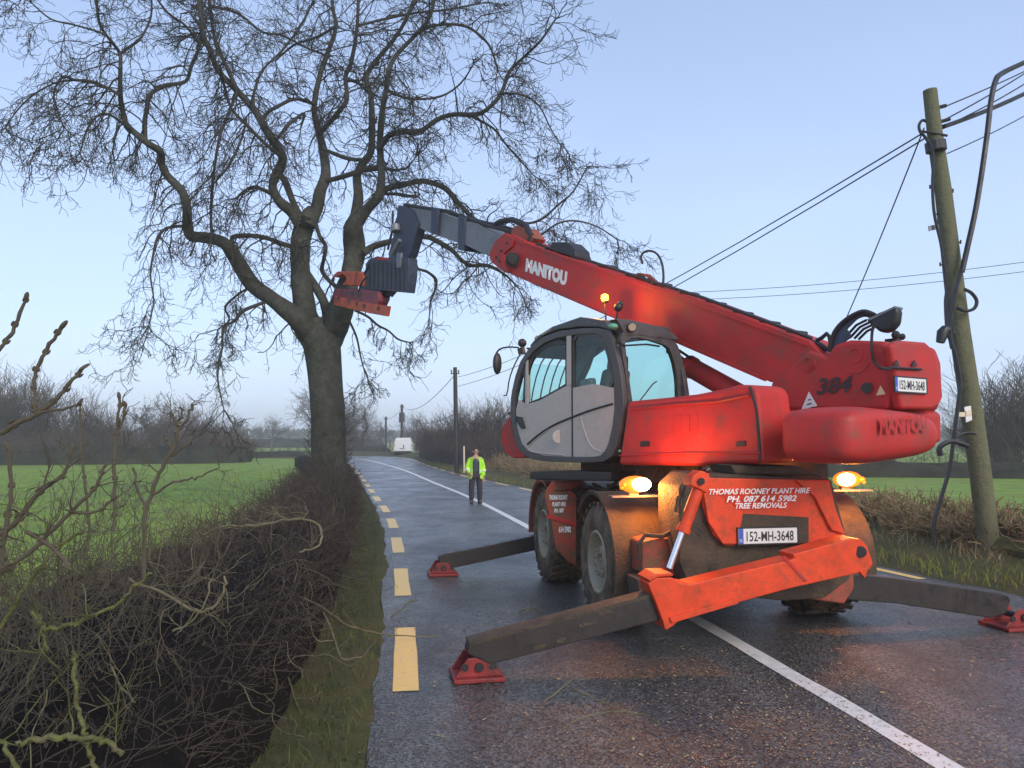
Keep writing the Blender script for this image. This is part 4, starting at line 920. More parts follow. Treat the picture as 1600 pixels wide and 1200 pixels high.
# ---- rear cross member, back panel with lettering and number plate
RD = -1.28           # rear face of the chassis in the chassis frame
def B_(px, py, off=0.0): return crear(px, py, RD + off)
m = MB(); m.prism([B_(1062, 760), B_(1085, 738), B_(1300, 748), B_(1322, 830), B_(1330, 905), B_(1290, 935), B_(1230, 940), B_(1080, 925), B_(1062, 880)], cd * .55); rp_ = m.build('rear_frame', MUDDY, tele, bevel=.03)
m = MB(); m.prism([B_(1096, 746), B_(1292, 750), B_(1300, 790), B_(1316, 834), B_(1300, 846), B_(1272, 848), B_(1130, 852), B_(1112, 835), B_(1095, 790)], -cd * .05); bp_ = m.build('rear_panel', RED2, tele, bevel=.012)
m = MB(); m.prism([B_(1150, 802, -.05), B_(1262, 808, -.05), B_(1262, 848, -.05), B_(1148, 852, -.05)], -cd * .02); m.build('plate_recess', MUDDY, bp_, bevel=.004)
m = MB(); m.prism([B_(1150, 742, .02), B_(1290, 744, .02), B_(1250, 728, .02), B_(1140, 726, .02)], cd * .5); m.build('rear_upper_housing', MUDDY, tele, bevel=.03)
m = MB(); m.prism([B_(1240, 750, -.05), B_(1292, 752, -.05), B_(1302, 800, -.05), B_(1316, 834, -.05), B_(1296, 828, -.05), B_(1270, 776, -.05)], -cd * .035); m.build('side_gusset', RED2, bp_, bevel=.01)
m = MB(); m.prism([B_(1096, 760, -.05), B_(1120, 775, -.05), B_(1160, 800, -.05), B_(1150, 850, -.05), B_(1128, 850, -.05), B_(1105, 815, -.05)], -cd * .025); m.build('side_gusset', RED2, bp_, bevel=.01)
def btext(s, x0, x1, y0, y1, sh=.0, off=.01):
    o = -.094; a = B_(x0, y1, o); b = B_(x1, y1, o); c = B_(x0, y0, o)
    text_mesh(s, (b - a).length, (Vector((0, 0, c.z - a.z))).length, a, cr_, Z, WHITEP, bp_, shear=sh, offset=off, lift=.002)
btext('THOMAS ROONEY PLANT HIRE', 1108, 1266, 764, 773, .3, .025); btext('PH. 087 614 5982', 1135, 1245, 775, 785, .3, .025); btext('TREE REMOVALS', 1149, 1230, 786, 795, .3, .025)
def plate(o, ax, ay, w, h, parent):
    nn = ax.cross(ay).normalized(); m = MB(); m.prism([o, o + ax * w, o + ax * w + ay * h, o + ay * h], nn * .012); p = m.build('number_plate', PLATEW, parent, bevel=.003)
    m = MB(); m.prism([o + nn * .0125 + ax * .004, o + nn * .0125 + ax * (w * .085), o + nn * .0125 + ax * (w * .085) + ay * (h - .002), o + nn * .0125 + ax * .004 + ay * (h - .002)], nn * .001); m.build('blue_band', PLATEB, p)
    text_mesh('152-MH-3648', w * .80, h * .66, o + nn * .0125 + ax * (w * .135) + ay * (h * .15), ax, ay, INK, p, offset=.012, lift=.002)
    text_mesh('IRL', w * .055, h * .2, o + nn * .014 + ax * (w * .018) + ay * (h * .12), ax, ay, PLATEW, p, lift=.002)
    b = MB(); b.ring([o - ax * .012 - ay * .012, o + ax * (w + .012) - ay * .012, o + ax * (w + .012) + ay * (h + .012), o - ax * .012 + ay * (h + .012)], [o, o + ax * w, o + ax * w + ay * h, o + ay * h], nn * .016); b.build('plate_surround', INK, p)
a = B_(1153, 850, -.075); b = B_(1245, 848, -.075); pw_ = (b - a).length
plate(a, cr_, Z, pw_, pw_ * .235, bp_)

# ---- stabilisers.  housings are box beams across the chassis, inner legs slide out of them
def foot(c, fwd, out, mt, s=1.0, parent=None):
    """c = ground centre, out = horizontal direction along the beam away from the machine"""
    sd_ = out; m = MB(); w = .30 * s; dd = .26 * s
    base = [c - sd_ * w - fwd * dd, c + sd_ * w - fwd * dd, c + sd_ * w + fwd * dd, c - sd_ * w + fwd * dd]
    m.prism([p + Z * .005 for p in base], Z * .035)
    for f in (-1, 1):
        q = c + fwd * (dd * .72 * f); m.prism([q - sd_ * w * .92 + Z * .04, q + sd_ * w * .92 + Z * .04, q + sd_ * w * .45 + Z * .27 * s, q - sd_ * w * .25 + Z * .27 * s], fwd * .02)
    p = m.build('foot_plate', mt, parent, bevel=.008)
    m = MB(); m.cyl(c - fwd * dd * .85 + Z * .17 * s, c + fwd * dd * .9 + Z * .17 * s, .035, 12)
    for k in (-1, 1):
        m.cyl(c + sd_ * w * .55 * k - fwd * (dd * .76) + Z * .12, c + sd_ * w * .55 * k - fwd * (dd * .70) + Z * .12, .03, 10)
    m.build('pivot_pin', DARKST, p); return p
# rear left leg: foot at pixel (745,1066)
BD = RD - .38
fl0 = G(745, 1058); s0 = (fl0 - WL).dot(cd); BD = s0 - .14
def L_(px, py, off=0.0): return crear(px, py, BD + off)
m = MB()
m.prism([L_(733, 1008), L_(760, 1001), L_(1020, 932), L_(1085, 914), L_(1100, 950), L_(1036, 968), L_(786, 1034), L_(766, 1038), L_(748, 1030), L_(735, 1024), L_(729, 1020)], cd * .17)
leg = m.build('outrigger_leg', DARKST, tele, bevel=.012)
m = MB(); m.prism([L_(733, 1004, -.012), L_(1020, 928, -.012), L_(1020, 933, -.012), L_(733, 1010, -.012)], cd * .195); m.build('wear_strip', MUDDY, leg, bevel=.004)
m = MB()
for (x, y, w) in ((905, 976, 26), (935, 957, 20), (830, 1012, 22), (870, 1000, 14)):
    m = MB(); m.prism([L_(x, y, -.004), L_(x + w, y - w * .27, -.004), L_(x + w, y - w * .27 + 5, -.004), L_(x, y + 5, -.004)], cd * .01); m.build('scrape_mark', MUDDY, leg)
foot(G(745, 1058), cd, -cr_, REDF, .70, leg)
# the orange housing this leg slides in
OB = BD - .06
def O_(px, py, off=0.0): return crear(px, py, OB + off)
bm_pts = [(1012, 905), (1026, 896), (1050, 895), (1062, 903), (1078, 906), (1150, 888), (1242, 866), (1238, 859), (1330, 834), (1345, 835), (1355, 845), (1365, 880), (1360, 890), (1340, 896), (1230, 921), (1150, 943), (1060, 972), (1050, 980), (1040, 986), (1036, 972), (1024, 940)]
bm_pts = [(x, y + (7 if i < 11 else 0)) for i, (x, y) in enumerate(bm_pts)]
m = MB(); m.prism([O_(*p) for p in bm_pts], cd * .24); hb = m.build('outrigger_housing', RED2, tele, bevel=.015)
m = MB(); m.prism([O_(1046, 965, -.02), O_(1150, 936, -.02), O_(1155, 943, -.02), O_(1050, 974, -.02)], cd * .03); m.build('bottom_flange', RED2, hb, bevel=.005)
m = MB(); m.prism([O_(1222, 870, -.006), O_(1227, 869, -.006), O_(1262, 908, -.006), O_(1258, 910, -.006)], cd * .012); m.build('weld_seam', RED, hb)
m = MB(); m.prism([O_(1012, 905, -.004), O_(1026, 896, -.004), O_(1050, 895, -.004), O_(1053, 900, -.004), O_(1028, 902, -.004), O_(1016, 909, -.004)], cd * .26); m.build('top_lug', RED2, hb, bevel=.008)
m = MB(); m.cyl(O_(1345, 862, -.02), O_(1345, 862, .36), .05, 16); m.build('pivot_pin', DARKST, hb, bevel=.006)
m = MB(); m.prism([O_(1340, 890, -.004), O_(1358, 886, -.004), O_(1352, 904, -.004)], cd * .05); m.build('end_lug', RED2, hb, bevel=.006)
# lifting cylinder of that leg
c0 = O_(1096, 752, .10); c1 = O_(1066, 832, .10); c2 = O_(1046, 888, .10)
m = MB(); m.cyl(c0, c1, .052, 20); m.tube([c1 + (c0 - c1) * .10, c1], [.062, .062], 20); cyl_ = m.build('stabiliser_cylinder', RED2, tele, bevel=.006)
m = MB(); m.cyl(c1, c2, .028, 16); m.build('piston_rod', CHROME, cyl_, smooth=True)
m = MB(); m.prism([O_(1078, 758, .03), O_(1082, 744, .03), O_(1094, 735, .03), O_(1108, 738, .03), O_(1112, 756, .03), O_(1106, 772, .03), O_(1092, 764, .03)], cd * .16); m.build('cylinder_bracket', RED2, tele, bevel=.015)
m = MB(); m.cyl(O_(1096, 752, .0), O_(1096, 752, .22), .03, 12); m.cyl(O_(1102, 736, .05), O_(1108, 733, .05), .03, 10); m.build('pivot_pin', DARKST, cyl_)
m = MB(); m.tube([O_(1056, 800, .1), O_(1060, 775, .08), O_(1058, 792, .1), O_(1070, 760, .1), O_(1064, 815, .1)], .014, 8); m.build('valve_hoses', LAMPAMB if False else MUDDY, tele, smooth=True)
# rear right leg, sliding out to the right behind the orange housing
fr0 = G(1572, 978); RDp = (fr0 - WL).dot(cd) - .14
def Rr(px, py, off=0.0): return crear(px, py, RDp + off)
m = MB(); m.prism([Rr(1230, 882), Rr(1340, 897), Rr(1400, 903), Rr(1560, 926), Rr(1576, 931), Rr(1580, 938), Rr(1572, 960), Rr(1548, 966), Rr(1400, 943), Rr(1330, 938), Rr(1235, 925)], cd * .18); leg2 = m.build('outrigger_leg', DARKST, tele, bevel=.015)
foot(G(1582, 980), cd, cr_, REDF, .78, leg2)
m = MB(); m.prism([Rr(1195, 905, -.02), Rr(1225, 885, -.02), Rr(1335, 895, -.02), Rr(1335, 920, -.02), Rr(1320, 944, -.02), Rr(1210, 930, -.02)], cd * .30); m.build('outrigger_housing', REDD, tele, bevel=.02)
# front left leg: foot at (693,902)
ff0 = G(692, 898); FDp = (ff0 - WL).dot(cd) - .12
def Ff(px, py, off=0.0): return crear(px, py, FDp + off)
m = MB(); m.prism([Ff(685, 870), Ff(692, 866), Ff(760, 853), Ff(850, 834), Ff(935, 817), Ff(935, 840), Ff(850, 857), Ff(712, 887), Ff(688, 884)], cd * .17); leg3 = m.build('outrigger_leg', DARKST, tele, bevel=.012)
foot(ff0, cd, -cr_, REDF, .70, leg3)
m = MB(); m.prism([Ff(880, 815, -.03), Ff(1000, 790, -.03), Ff(1000, 835, -.03), Ff(880, 855, -.03)], cd * .3); m.build('outrigger_housing', REDD, tele, bevel=.015)
# front right leg mirrored (hidden behind the machine)
c = Cc_(TW + 1.55, WB + 1.35, 0); m = MB(); m.prism([Cc_(1.2, WB + 1.2, .70), Cc_(TW + 1.6, WB + 1.2, .30), Cc_(TW + 1.6, WB + 1.2, .08 + .1), Cc_(1.2, WB + 1.2, .45)], cd * .24); leg4 = m.build('outrigger_leg', DARKST, tele, bevel=.012)
foot(c, cd, cr_, RED, 1.05, leg4)

# ---- turret body
m = MB(); bb = -1.30
m.prism([tside(965, 727, bb), tside(972, 680, bb), tside(979, 627, bb), tside(1040, 621, bb), tside(1085, 616, bb), tside(1130, 607, bb), tside(1150, 601, bb), tside(1172, 601, bb), tside(1182, 612, bb), tside(1187, 660, bb), tside(1191, 724, bb), tside(1080, 728, bb)], tv * .5)
hood = m.build('engine_hood', RED, tele, bevel=.055, seg=3)
m = MB(); m.tube([tside(985, 640, bb - .01), tside(1060, 632, bb - .01), tside(1120, 628, bb - .01), tside(1170, 618, bb - .01)], .012, 6); m.build('hood_crease', RED, hood, smooth=True)
m = MB(); m.tube([tside(968, 712, bb - .012), tside(1070, 708, bb - .012), tside(1188, 708, bb - .012)], .009, 6); m.build('hood_edge', RED, hood, smooth=True)
bfz = .0
m = MB(); m.prism([tside(1186, 612, bfz), tside(1230, 598, bfz), tside(1330, 600, bfz), tside(1392, 645, bfz), tside(1392, 690, bfz), tside(1300, 716, bfz), tside(1196, 722, bfz)], tv * .95); tf = m.build('turret_frame', RED, tele, bevel=.03)
m = MB(); m.tube([tside(1172, 604, bb - .004), tside(1182, 640, bb - .004), tside(1187, 700, bb - .004), tside(1188, 722, bb - .004)], .014, 6); m.build('panel_gap', DARKST, tf)
m = MB(); m.cyl(tside(1233, 700, bfz - .02), tside(1233, 700, bfz + .05), .045, 14); m.build('rubber_bung', BLACK, tf)
m = MB(); m.prism([T(-2.25, -.82, 1.72), T(-.40, -.82, 1.72), T(-.40, .95, 1.72), T(-2.25, .95, 1.72)], Z * .50); m.build('turret_tank', RED, tele, bevel=.04)
m = MB()
for x in (1000, 1150): m = MB(); m.prism([tside(x, 690, bb - .012), tside(x + 14, 689, bb - .012), tside(x + 14, 697, bb - .012), tside(x, 698, bb - .012)], tv * .03); m.build('hood_latch', BLACK, hood, bevel=.003)
for k in range(7):
    x = 1204 + k * 11; m = MB(); m.cyl(tside(x, 714 - k * .8, bfz - .012), tside(x, 714 - k * .8, bfz + .01), .016, 8); m.build('bolt', DARKST, tf)
for k in range(5):
    m = MB(); m.prism([tside(1030 + k * 13, 652 - k * 1.2, bb - .006), tside(1038 + k * 13, 651 - k * 1.2, bb - .006), tside(1038 + k * 13, 676 - k * .9, bb - .006), tside(1030 + k * 13, 677 - k * .9, bb - .006)], tv * .012); m.build('louvre', RED, hood, bevel=.003)
# under-turret drive and hoses
m = MB(); m.prism([T(-1.6, -.8, 1.42), T(.9, -.8, 1.42), T(.9, .9, 1.42), T(-1.6, .9, 1.42)], Z * .3); m.build('turret_base', MUDDY, tele, bevel=.04)
m = MB()
for k in range(5):
    a = -1.2 + k * .28; m.tube([T(a, -.9, 1.62), T(a + .1, -.95, 1.42), T(a + .35, -.9, 1.30), T(a + .7, -.8, 1.36)], .022, 6)
m.build('hydraulic_hose', MUDDY, tele, smooth=True)
# counterweight: rounded block built as a superellipse loft
def cweight():
    m = MB(); nu, nv = 36, 22; vs = []; fs = []
    ca, cb, cz = -2.93, -.60, 1.975; ha, hb_, hz = .40, .77, .235
    def se(t, p): return math.copysign(abs(t) ** p, t)
    for i in range(nv + 1):
        ph = -math.pi / 2 + math.pi * i / nv
        for k in range(nu):
            th = 2 * math.pi * k / nu; e1, e2 = .55, .42
            x = se(math.cos(ph), e1) * se(math.cos(th), e2); y = se(math.cos(ph), e1) * se(math.sin(th), e2); z = se(math.sin(ph), e1)
            zz = cz + z * hz + (0.05 * y if z < 0 else -.035 * y) 
            vs.append(T(ca - x * ha, cb + y * hb_, zz))
    for i in range(nv):
        for k in range(nu):
            l = (k + 1) % nu; fs.append((i * nu + k, i * nu + l, (i + 1) * nu + l, (i + 1) * nu + k))
    m.add(vs, fs); return m.build('counterweight', RED, tele, smooth=True)
cw = cweight()
def cwt(px, py): return trear(px, py, -3.352)
a = cwt(1375, 679); b = cwt(1448, 675)
text_mesh('MANITOU', (b - a).length, .15, a, (b - a).normalized(), Z, RED, cw, name='embossed_lettering', offset=.03, lift=.004)

# ---- boom.  left face lies in the plane b = 0
bo = [(768, 408), (764, 398), (772, 380), (788, 366), (800, 366), (840, 386), (1040, 452), (1100, 471), (1200, 509), (1262, 532), (1290, 560), (1300, 600), (1203, 597), (1100, 554), (1040, 530), (940, 490), (840, 447), (788, 424)]
m = MB(); m.prism([tside(x, y, 0) for x, y in bo], tv * .48); boom = m.build('boom', RED, tele, bevel=.02)
m = MB(); m.prism([tside(x, y, -.012) for x, y in ((802, 372), (1040, 457), (1262, 538), (1262, 542), (1040, 461), (802, 376))], tv * .03); m.build('top_flange', RED, boom, bevel=.003)
m = MB(); m.prism([tside(x, y, -.012) for x, y in ((800, 422), (1040, 523), (1195, 590), (1195, 596), (1040, 529), (800, 428))], tv * .03); m.build('bottom_flange', RED, boom, bevel=.003)
m = MB(); m.prism([tside(x, y, -.035) for x, y in ((764, 398), (772, 378), (788, 364), (803, 372), (800, 385), (787, 396), (788, 412), (797, 424), (788, 426), (768, 410))], tv * .55); m.build('boom_collar', RED, boom, bevel=.01)
m = MB(); m.cyl(tside(801, 406, -.09), tside(801, 406, .0), .125, 18); m.cyl(tside(801, 406, -.12), tside(801, 406, -.09), .08, 14); m.build('hose_reel', BLACK, boom, bevel=.01)
m = MB()
for x, y in ((783, 392), (775, 402), (792, 380), (780, 408)): m.cyl(tside(x, y, -.055), tside(x, y, -.03), .022, 8)
m.build('collar_bolt', BLACK, boom)
# boom lettering
a = tside(820, 424, -.008); b = tside(884, 447, -.008); c = tside(822, 403, -.008)
text_mesh('MANITOU', (b - a).length, (c - a).length, a, (b - a).normalized(), (c - a), WHITEP, boom, offset=.075, lift=-.006, shear=.0, spacing=1.02)
# inner telescopes
m = MB(); m.prism([tside(x, y, .05) for x, y in ((790, 375), (745, 349), (720, 344), (720, 380), (768, 402))], tv * .38); m.prism([tside(x, y, .10) for x, y in ((740, 350), (672, 327), (632, 322), (626, 332), (632, 346), (672, 364), (740, 388))], tv * .28); tel = m.build('inner_boom', BOOMGREY, tele, bevel=.01)
m = MB()
for x, (y0, y1) in ((674, (324, 364)), (716, (337, 390))): m = MB(); m.prism([tside(x, y0, .02), tside(x + 10, y0 + 3, .02), tside(x + 8, y1 + 2, .02), tside(x - 1, y1, .02)], tv * .44); m.build('boom_collar', BLUEBLK, tel, bevel=.006)
m = MB(); m.tube([tside(632, 320, .1), tside(700, 330, .1), tside(760, 352, .1), tside(800, 362, .1)], .035, 8); m.tube([tside(640, 322, .3), tside(720, 338, .3), tside(800, 358, .3)], .03, 8); m.build('hydraulic_pipe', BLACK, tel, smooth=True)
m = MB(); m.tube([tside(772, 352, .1), tside(782, 346, .15), tside(800, 343, .15), tside(822, 352, .12), tside(830, 368, .1), tside(826, 382, .1)], .05, 8); m.build('hose_loop', BLACK, boom, smooth=True)
m = MB(); m.prism([tside(x, y, .08) for x, y in ((796, 362), (806, 352), (822, 356), (834, 372), (826, 382), (806, 374))], tv * .25); m.build('hose_guide', REDD, boom, bevel=.01)
m = MB(); m.prism([tside(x, y, .06) for x, y in ((856, 390), (862, 378), (886, 378), (898, 390), (900, 402), (870, 396))], tv * .3); m.build('valve_block', BLACK, boom, bevel=.02)
# pipes along the top of the boom
m = MB()
for b_, dy in ((.05, -4), (.16, -5), (.36, -5)): m.tube([tside(838, 385 + dy, b_), tside(1040, 451 + dy, b_), tside(1100, 470 + dy, b_), tside(1268, 533 + dy, b_)], .018, 6)
m.build('hydraulic_pipe', DARKST, boom, smooth=True)
m = MB()
for k in range(10):
    x = 850 + k * 42; y = np.interp(x, [840, 1040, 1262], [385, 451, 531]); q = MB(); q.prism([tside(x, y, .03), tside(x + 3, y + 1, .03), tside(x + 3, y - 4, .03), tside(x, y - 5, .03)], tv * .36); q.build('pipe_clamp', DARKST, boom)
m = MB(); m.ring([tside(x, y, .1) for x, y in ((990, 437), (996, 426), (1012, 428), (1034, 448), (1020, 446), (1004, 440))], [tside(x, y, .1) for x, y in ((995, 436), (998, 430), (1008, 431), (1020, 441), (1014, 442), (1004, 437))], tv * .05); m.build('hose_bracket', REDD, boom)
m = MB(); m.tube(smooth_poly([tside(x, y, .12) for x, y in ((1004, 412), (1001, 402), (1004, 395), (1014, 391), (1026, 395), (1034, 408), (1037, 428), (1036, 448))], 1, False), .016, 6); m.build('hose_loop', BLACK, boom, smooth=True)

# rear block of the boom with second plate
rb = [(1290, 556), (1302, 538), (1325, 531), (1383, 533), (1392, 560), (1394, 610), (1386, 640), (1300, 642), (1200, 640), (1203, 597), (1262, 545)]
m = MB(); m.prism([tside(x, y, -.03) for x, y in rb[3:7] + rb[7:] + rb[:3]], tv * .96); blk = m.build('boom_rear_block', RED, tele, bevel=.05, seg=3)
# rear face helper plane
ra = (tside(1388, 590, -.03) - T0).dot(tu) - .012
def E_(px, py, off=0.0): return trear(px, py, ra + off)
oo = [E_(x, y) for x, y in ((1376, 540), (1392, 533), (1432, 536), (1446, 548), (1457, 600), (1459, 622), (1452, 636), (1440, 640), (1394, 640))]
m = MB(); m.prism(oo, -tu * .10); cov = m.build('rear_cover', RED, blk, bevel=.035, seg=3)
a = E_(1397, 611, -.11); b = E_(1446, 613, -.11); w = (b - a).length; plate(a, tv, Z, w, w * .24, blk)
m = MB(); m.tube([E_(1388, 574, -.12), E_(1440, 577, -.12)], .012, 6); m.build('grab_rail', BLACK, blk)
m = MB()
for x in (1400, 1428): q = E_(x, 572, -.115); m.prism([q - tv * .05, q + tv * .05, q + Z * .06], -tu * .01)
m.build('hinge_mark', BLKPRINT, blk)
m = MB(); m.tube(smooth_poly([tside(1362, 548, -.06), tside(1362, 520, -.06), tside(1366, 505, -.06)][::-1] + [tside(1364, 562, -.06), E_(1372, 575, -.12), E_(1390, 577, -.13)], 2, False), .014, 6); m.build('cable', BLACK, blk, smooth=True)
# circular hatches, hole, stickers, number 384
m = MB()
for x, y, r in ((1264, 570, .075), (1337, 556, .07), (1262, 571, .05)):
    cpt = tside(x, y, -.034); m.tube([cpt + (tu * math.cos(t) + Z * math.sin(t)) * r for t in np.linspace(.6, 5.6, 16)], .007, 5)
cpt = tside(1337, 560, -.034); m.tube([cpt + (tu * math.cos(t) + Z * math.sin(t)) * .15 for t in np.linspace(math.pi * 1.15, math.pi * 1.85, 10)], .007, 5)
m.build('pin_cover', RED, blk, smooth=True)
m = MB(); m.cyl(tside(1354, 606, -.075), tside(1354, 606, -.0), .052, 20); m.build('vent_hole', INK, blk)
a = tside(1276, 617, -.04); b = tside(1332, 613, -.04); c = tside(1276, 594, -.04)
text_mesh('384', (b - a).length, .17, a, (b - a).normalized(), Z, BLKPRINT, blk, shear=.25, offset=.03, lift=-.004 if (b - a).normalized().cross(Z).dot(tv) > 0 else .004)
m = MB(); m.prism([tside(1369, 618, -.036), tside(1384, 616, -.036), tside(1376, 602, -.036)], -tv * .003); m.build('warning_sticker', STICKER, blk)
m = MB(); m.prism([tside(1251, 643, -.036), tside(1277, 634, -.036), tside(1264, 612, -.036)], -tv * .003); ws = m.build('warning_sticker', PLATEW, blk)
m = MB(); m.tube([tside(1258, 640, -.042), tside(1272, 636, -.042)], .006, 4); m.tube([tside(1261, 632, -.042), tside(1268, 630, -.042)], .006, 4); m.tube([tside(1263, 625, -.042), tside(1267, 624, -.042)], .006, 4); m.build('sticker_print', BLKPRINT, ws)
# black slotted hose guard and lamp dish on top
def S_(px, py, b=.12): return tside(px, py, b)
m = MB()
for k in range(2):
    f = k / 5; x0, y0 = 1296 - 0 + f * 22, 548 - f * 4
    pts = [(x0, y0), (1304 + f * 26, 520 + f * 6), (1322 + f * 22, 500 + f * 11), (1348 + f * 8, 487 + f * 22), (1366 - f * 2, 492 + f * 22)]
    c_ = catmull([np.array(p) for p in pts], 4); m.tube([S_(p[0], p[1], .05 + k * .075) for p in c_], [.026] * len(c_), 6)
hg = m.build('hose_guard', BLACK, blk, smooth=True)
m = MB(); m.prism([S_(x, y, .06) for x, y in ((1290, 548), (1300, 526), (1314, 506), (1330, 494), (1344, 488), (1352, 490), (1336, 500), (1322, 514), (1330, 526), (1316, 536), (1300, 552))], tv * .03); m.build('guard_plate', BLUEBLK, hg, bevel=.004)
for k in range(4): m = MB(); m.tube([S_(1322 + k * 6.5, 526 + k * 1.5), S_(1338 + k * 5.5, 508 + k * 3.2), S_(1354 + k * 4, 500 + k * 4)], .013, 6); m.build('guard_slat', BLACK, hg)
dm = MB(); cc_ = S_(1378, 498, .10); dm.prism([S_(x, y, .04) for x, y in ((1350, 500), (1366, 490), (1399, 477), (1402, 488), (1400, 506), (1388, 519), (1374, 520), (1362, 510))], tv * .12); dm.build('light_shroud', BLACK, hg, bevel=.04, seg=3)
dm = MB(); dm.prism([S_(x, y, .035) for x, y in ((1354, 499), (1398, 478), (1399, 481), (1358, 501))], tv * .14); dm.build('shroud_rim', BOOMGREY, hg)
m = MB(); m.tube([S_(1276, 532), S_(1284, 528), S_(1292, 521), S_(1296, 526), S_(1298, 536)], .022, 6); m.tube([S_(1268, 534), S_(1280, 538), S_(1292, 546)], .03, 6); m.build('hose_loop', BLACK, blk, smooth=True)
m = MB(); q = S_(1400, 534, .45); m.box(q - Z * .05, tu * .12, tv * .1, Z * .09); m.sphere(q + Z * .07, .045, n=8, m=6); m.sphere(q + tv * .12 + Z * .06, .035, n=8, m=6); m.build('filler_cap', BLACK, blk)

# lift cylinder between turret and boom
p0 = tside(1045, 547, .2); p1 = tside(1076, 572, .2); p2 = tside(1165, 622, .2)
m = MB(); m.cyl(p1, p2, .13, 22); m.tube([p1 - (p2 - p1) * .02, p1 + (p2 - p1) * .08], .145, 22); lc = m.build('lift_cylinder', RED, tele, bevel=.01)
m = MB(); m.cyl(p0, p1, .05, 14); m.build('piston_rod', CHROME, lc, smooth=True); m = MB(); m.cyl(tside(1048, 539, .1), tside(1080, 560, .1), .018, 8); m.build('hydraulic_pipe', BLACK, lc, smooth=True)

# ---- head of the boom and the grab
m = MB()
m.prism([tside(x, y, .06) for x, y in ((622, 321), (634, 322), (646, 330), (654, 350), (648, 372), (640, 398), (634, 408), (610, 404), (606, 398), (614, 370), (614, 352), (619, 340))], tv * .20); jib = m.build('boom_head', BLUEBLK, tele, bevel=.02)
m = MB(); m.cyl(tside(625, 375, -.05), tside(612, 398, -.05), .05, 10); m.cyl(tside(618, 352, .0), tside(619, 362, .0), .11, 12); m.build('tilt_cylinder', BOOMGREY, jib, bevel=.01)
m = MB(); m.tube([tside(648, 340, .3), tside(652, 380, .3), tside(644, 420, .3), tside(640, 450, .3)], .03, 6); m.build('hydraulic_hose', BLACK, jib, smooth=True); m = MB(); m.tube([tside(614, 330, .3), tside(613, 360, .3), tside(606, 390, .3)], .03, 6); m.build('hydraulic_hose', BLACK, jib, smooth=True); m = MB(); m.tube([tside(642, 395, .1), tside(646, 410, .1), tside(640, 425, .1)], .025, 6); m.build('hydraulic_hose', BLACK, jib, smooth=True)
m = MB(); m.prism([tside(x, y, -.12) for x, y in ((571, 412), (577, 404), (604, 404), (610, 398), (638, 403), (638, 430), (634, 457), (612, 455), (575, 452), (570, 440))], tv * .22); car = m.build('carriage', BLUEBLK, tele, bevel=.02)
m = MB()
for k in range(9):
    x = 576 + k * 6.6; m.prism([tside(x, 410, -.135), tside(x + 2.4, 410, -.135), tside(x + 2.4, 449 + k * .7, -.135), tside(x, 449 + k * .7, -.135)], tv * .02)
m.build('carriage_bar', BLACK, car, kind='stuff')
m = MB(); m.prism([tside(x, y, -.14) for x, y in ((585, 404), (592, 401), (606, 403), (606, 406), (590, 406))], tv * .1); m.build('red_cap', RED, car, bevel=.006)
m = MB(); m.prism([tside(x, y, -.15) for x, y in ((620, 395), (626, 395), (625, 418), (619, 418))], tv * .05); m.build('carriage_upright', BOOMGREY, car)
GO = mat('grab_orange_paint', (0.62, 0.10, 0.035), 0.5, var=.25, scale=5, dirt=(.14, .05, .05), dirt_amt=.55, dirt_scale=6)
GP = mat('grab_purple_red', (0.25, 0.035, 0.045), 0.5, var=.4, scale=5, dirt=(.03, .03, .06), dirt_amt=.6, dirt_scale=4)
def Q_(px, py, b=-.2): return tside(px, py, b)
m = MB(); m.prism([Q_(x, y, -.15) for x, y in ((527, 424), (560, 424), (568, 429), (568, 447), (550, 446), (534, 445), (539, 440), (541, 433), (535, 428), (523, 433), (519, 431))], tv * .30); gr = m.build('tree_grab', GO, tele, bevel=.015)
m = MB(); m.prism([Q_(x, y, -.17) for x, y in ((555, 426), (559, 426), (557, 446), (553, 446))], tv * .03); m.build('grab_rib', REDD, gr)
m = MB(); m.tube([Q_(522, 432, .1), Q_(519, 440, .25), Q_(524, 447, .4), Q_(536, 449, .5), Q_(550, 448, .5)], [.03, .05, .06, .06, .05], 8); m.build('grab_claw', GP, gr, smooth=True)
m = MB(); m.prism([Q_(x, y, -.2) for x, y in ((524, 451), (560, 452), (590, 455), (592, 470), (584, 488), (560, 481), (522, 471), (521, 462))], tv * .25); low = m.build('grab_saw_box', GP, gr, bevel=.02)
m = MB(); m.prism([Q_(x, y, -.22) for x, y in ((523, 462), (560, 471), (590, 476), (605, 478), (602, 494), (575, 489), (545, 482), (521, 476))], tv * .1); m.build('grab_lower_beam', GO, gr, bevel=.01)
m = MB()
for x, y in ((530, 466), (546, 470), (558, 474), (570, 478), (592, 482), (549, 458), (560, 460)): m.cyl(Q_(x, y, -.235), Q_(x, y, -.2), .05, 10)
m.build('grab_bolt', INK, gr)
m = MB(); m.prism([Q_(x, y, -.1) for x, y in ((560, 448), (585, 440), (592, 455), (600, 462), (606, 455), (600, 448), (596, 470), (566, 470))], tv * .2); m.build('rotator', BLUEBLK, gr, bevel=.02)
m = MB(); m.tube([Q_(568, 432, -.1), Q_(574, 418, -.15), Q_(580, 406, -.1), Q_(590, 402, 0), Q_(600, 404, 0)], .025, 6); m.build('hydraulic_hose', BLACK, gr, smooth=True); m = MB(); m.tube([Q_(560, 455, -.2), Q_(566, 440, -.22), Q_(574, 432, -.2)], .022, 6); m.build('hydraulic_hose', BLACK, gr, smooth=True)

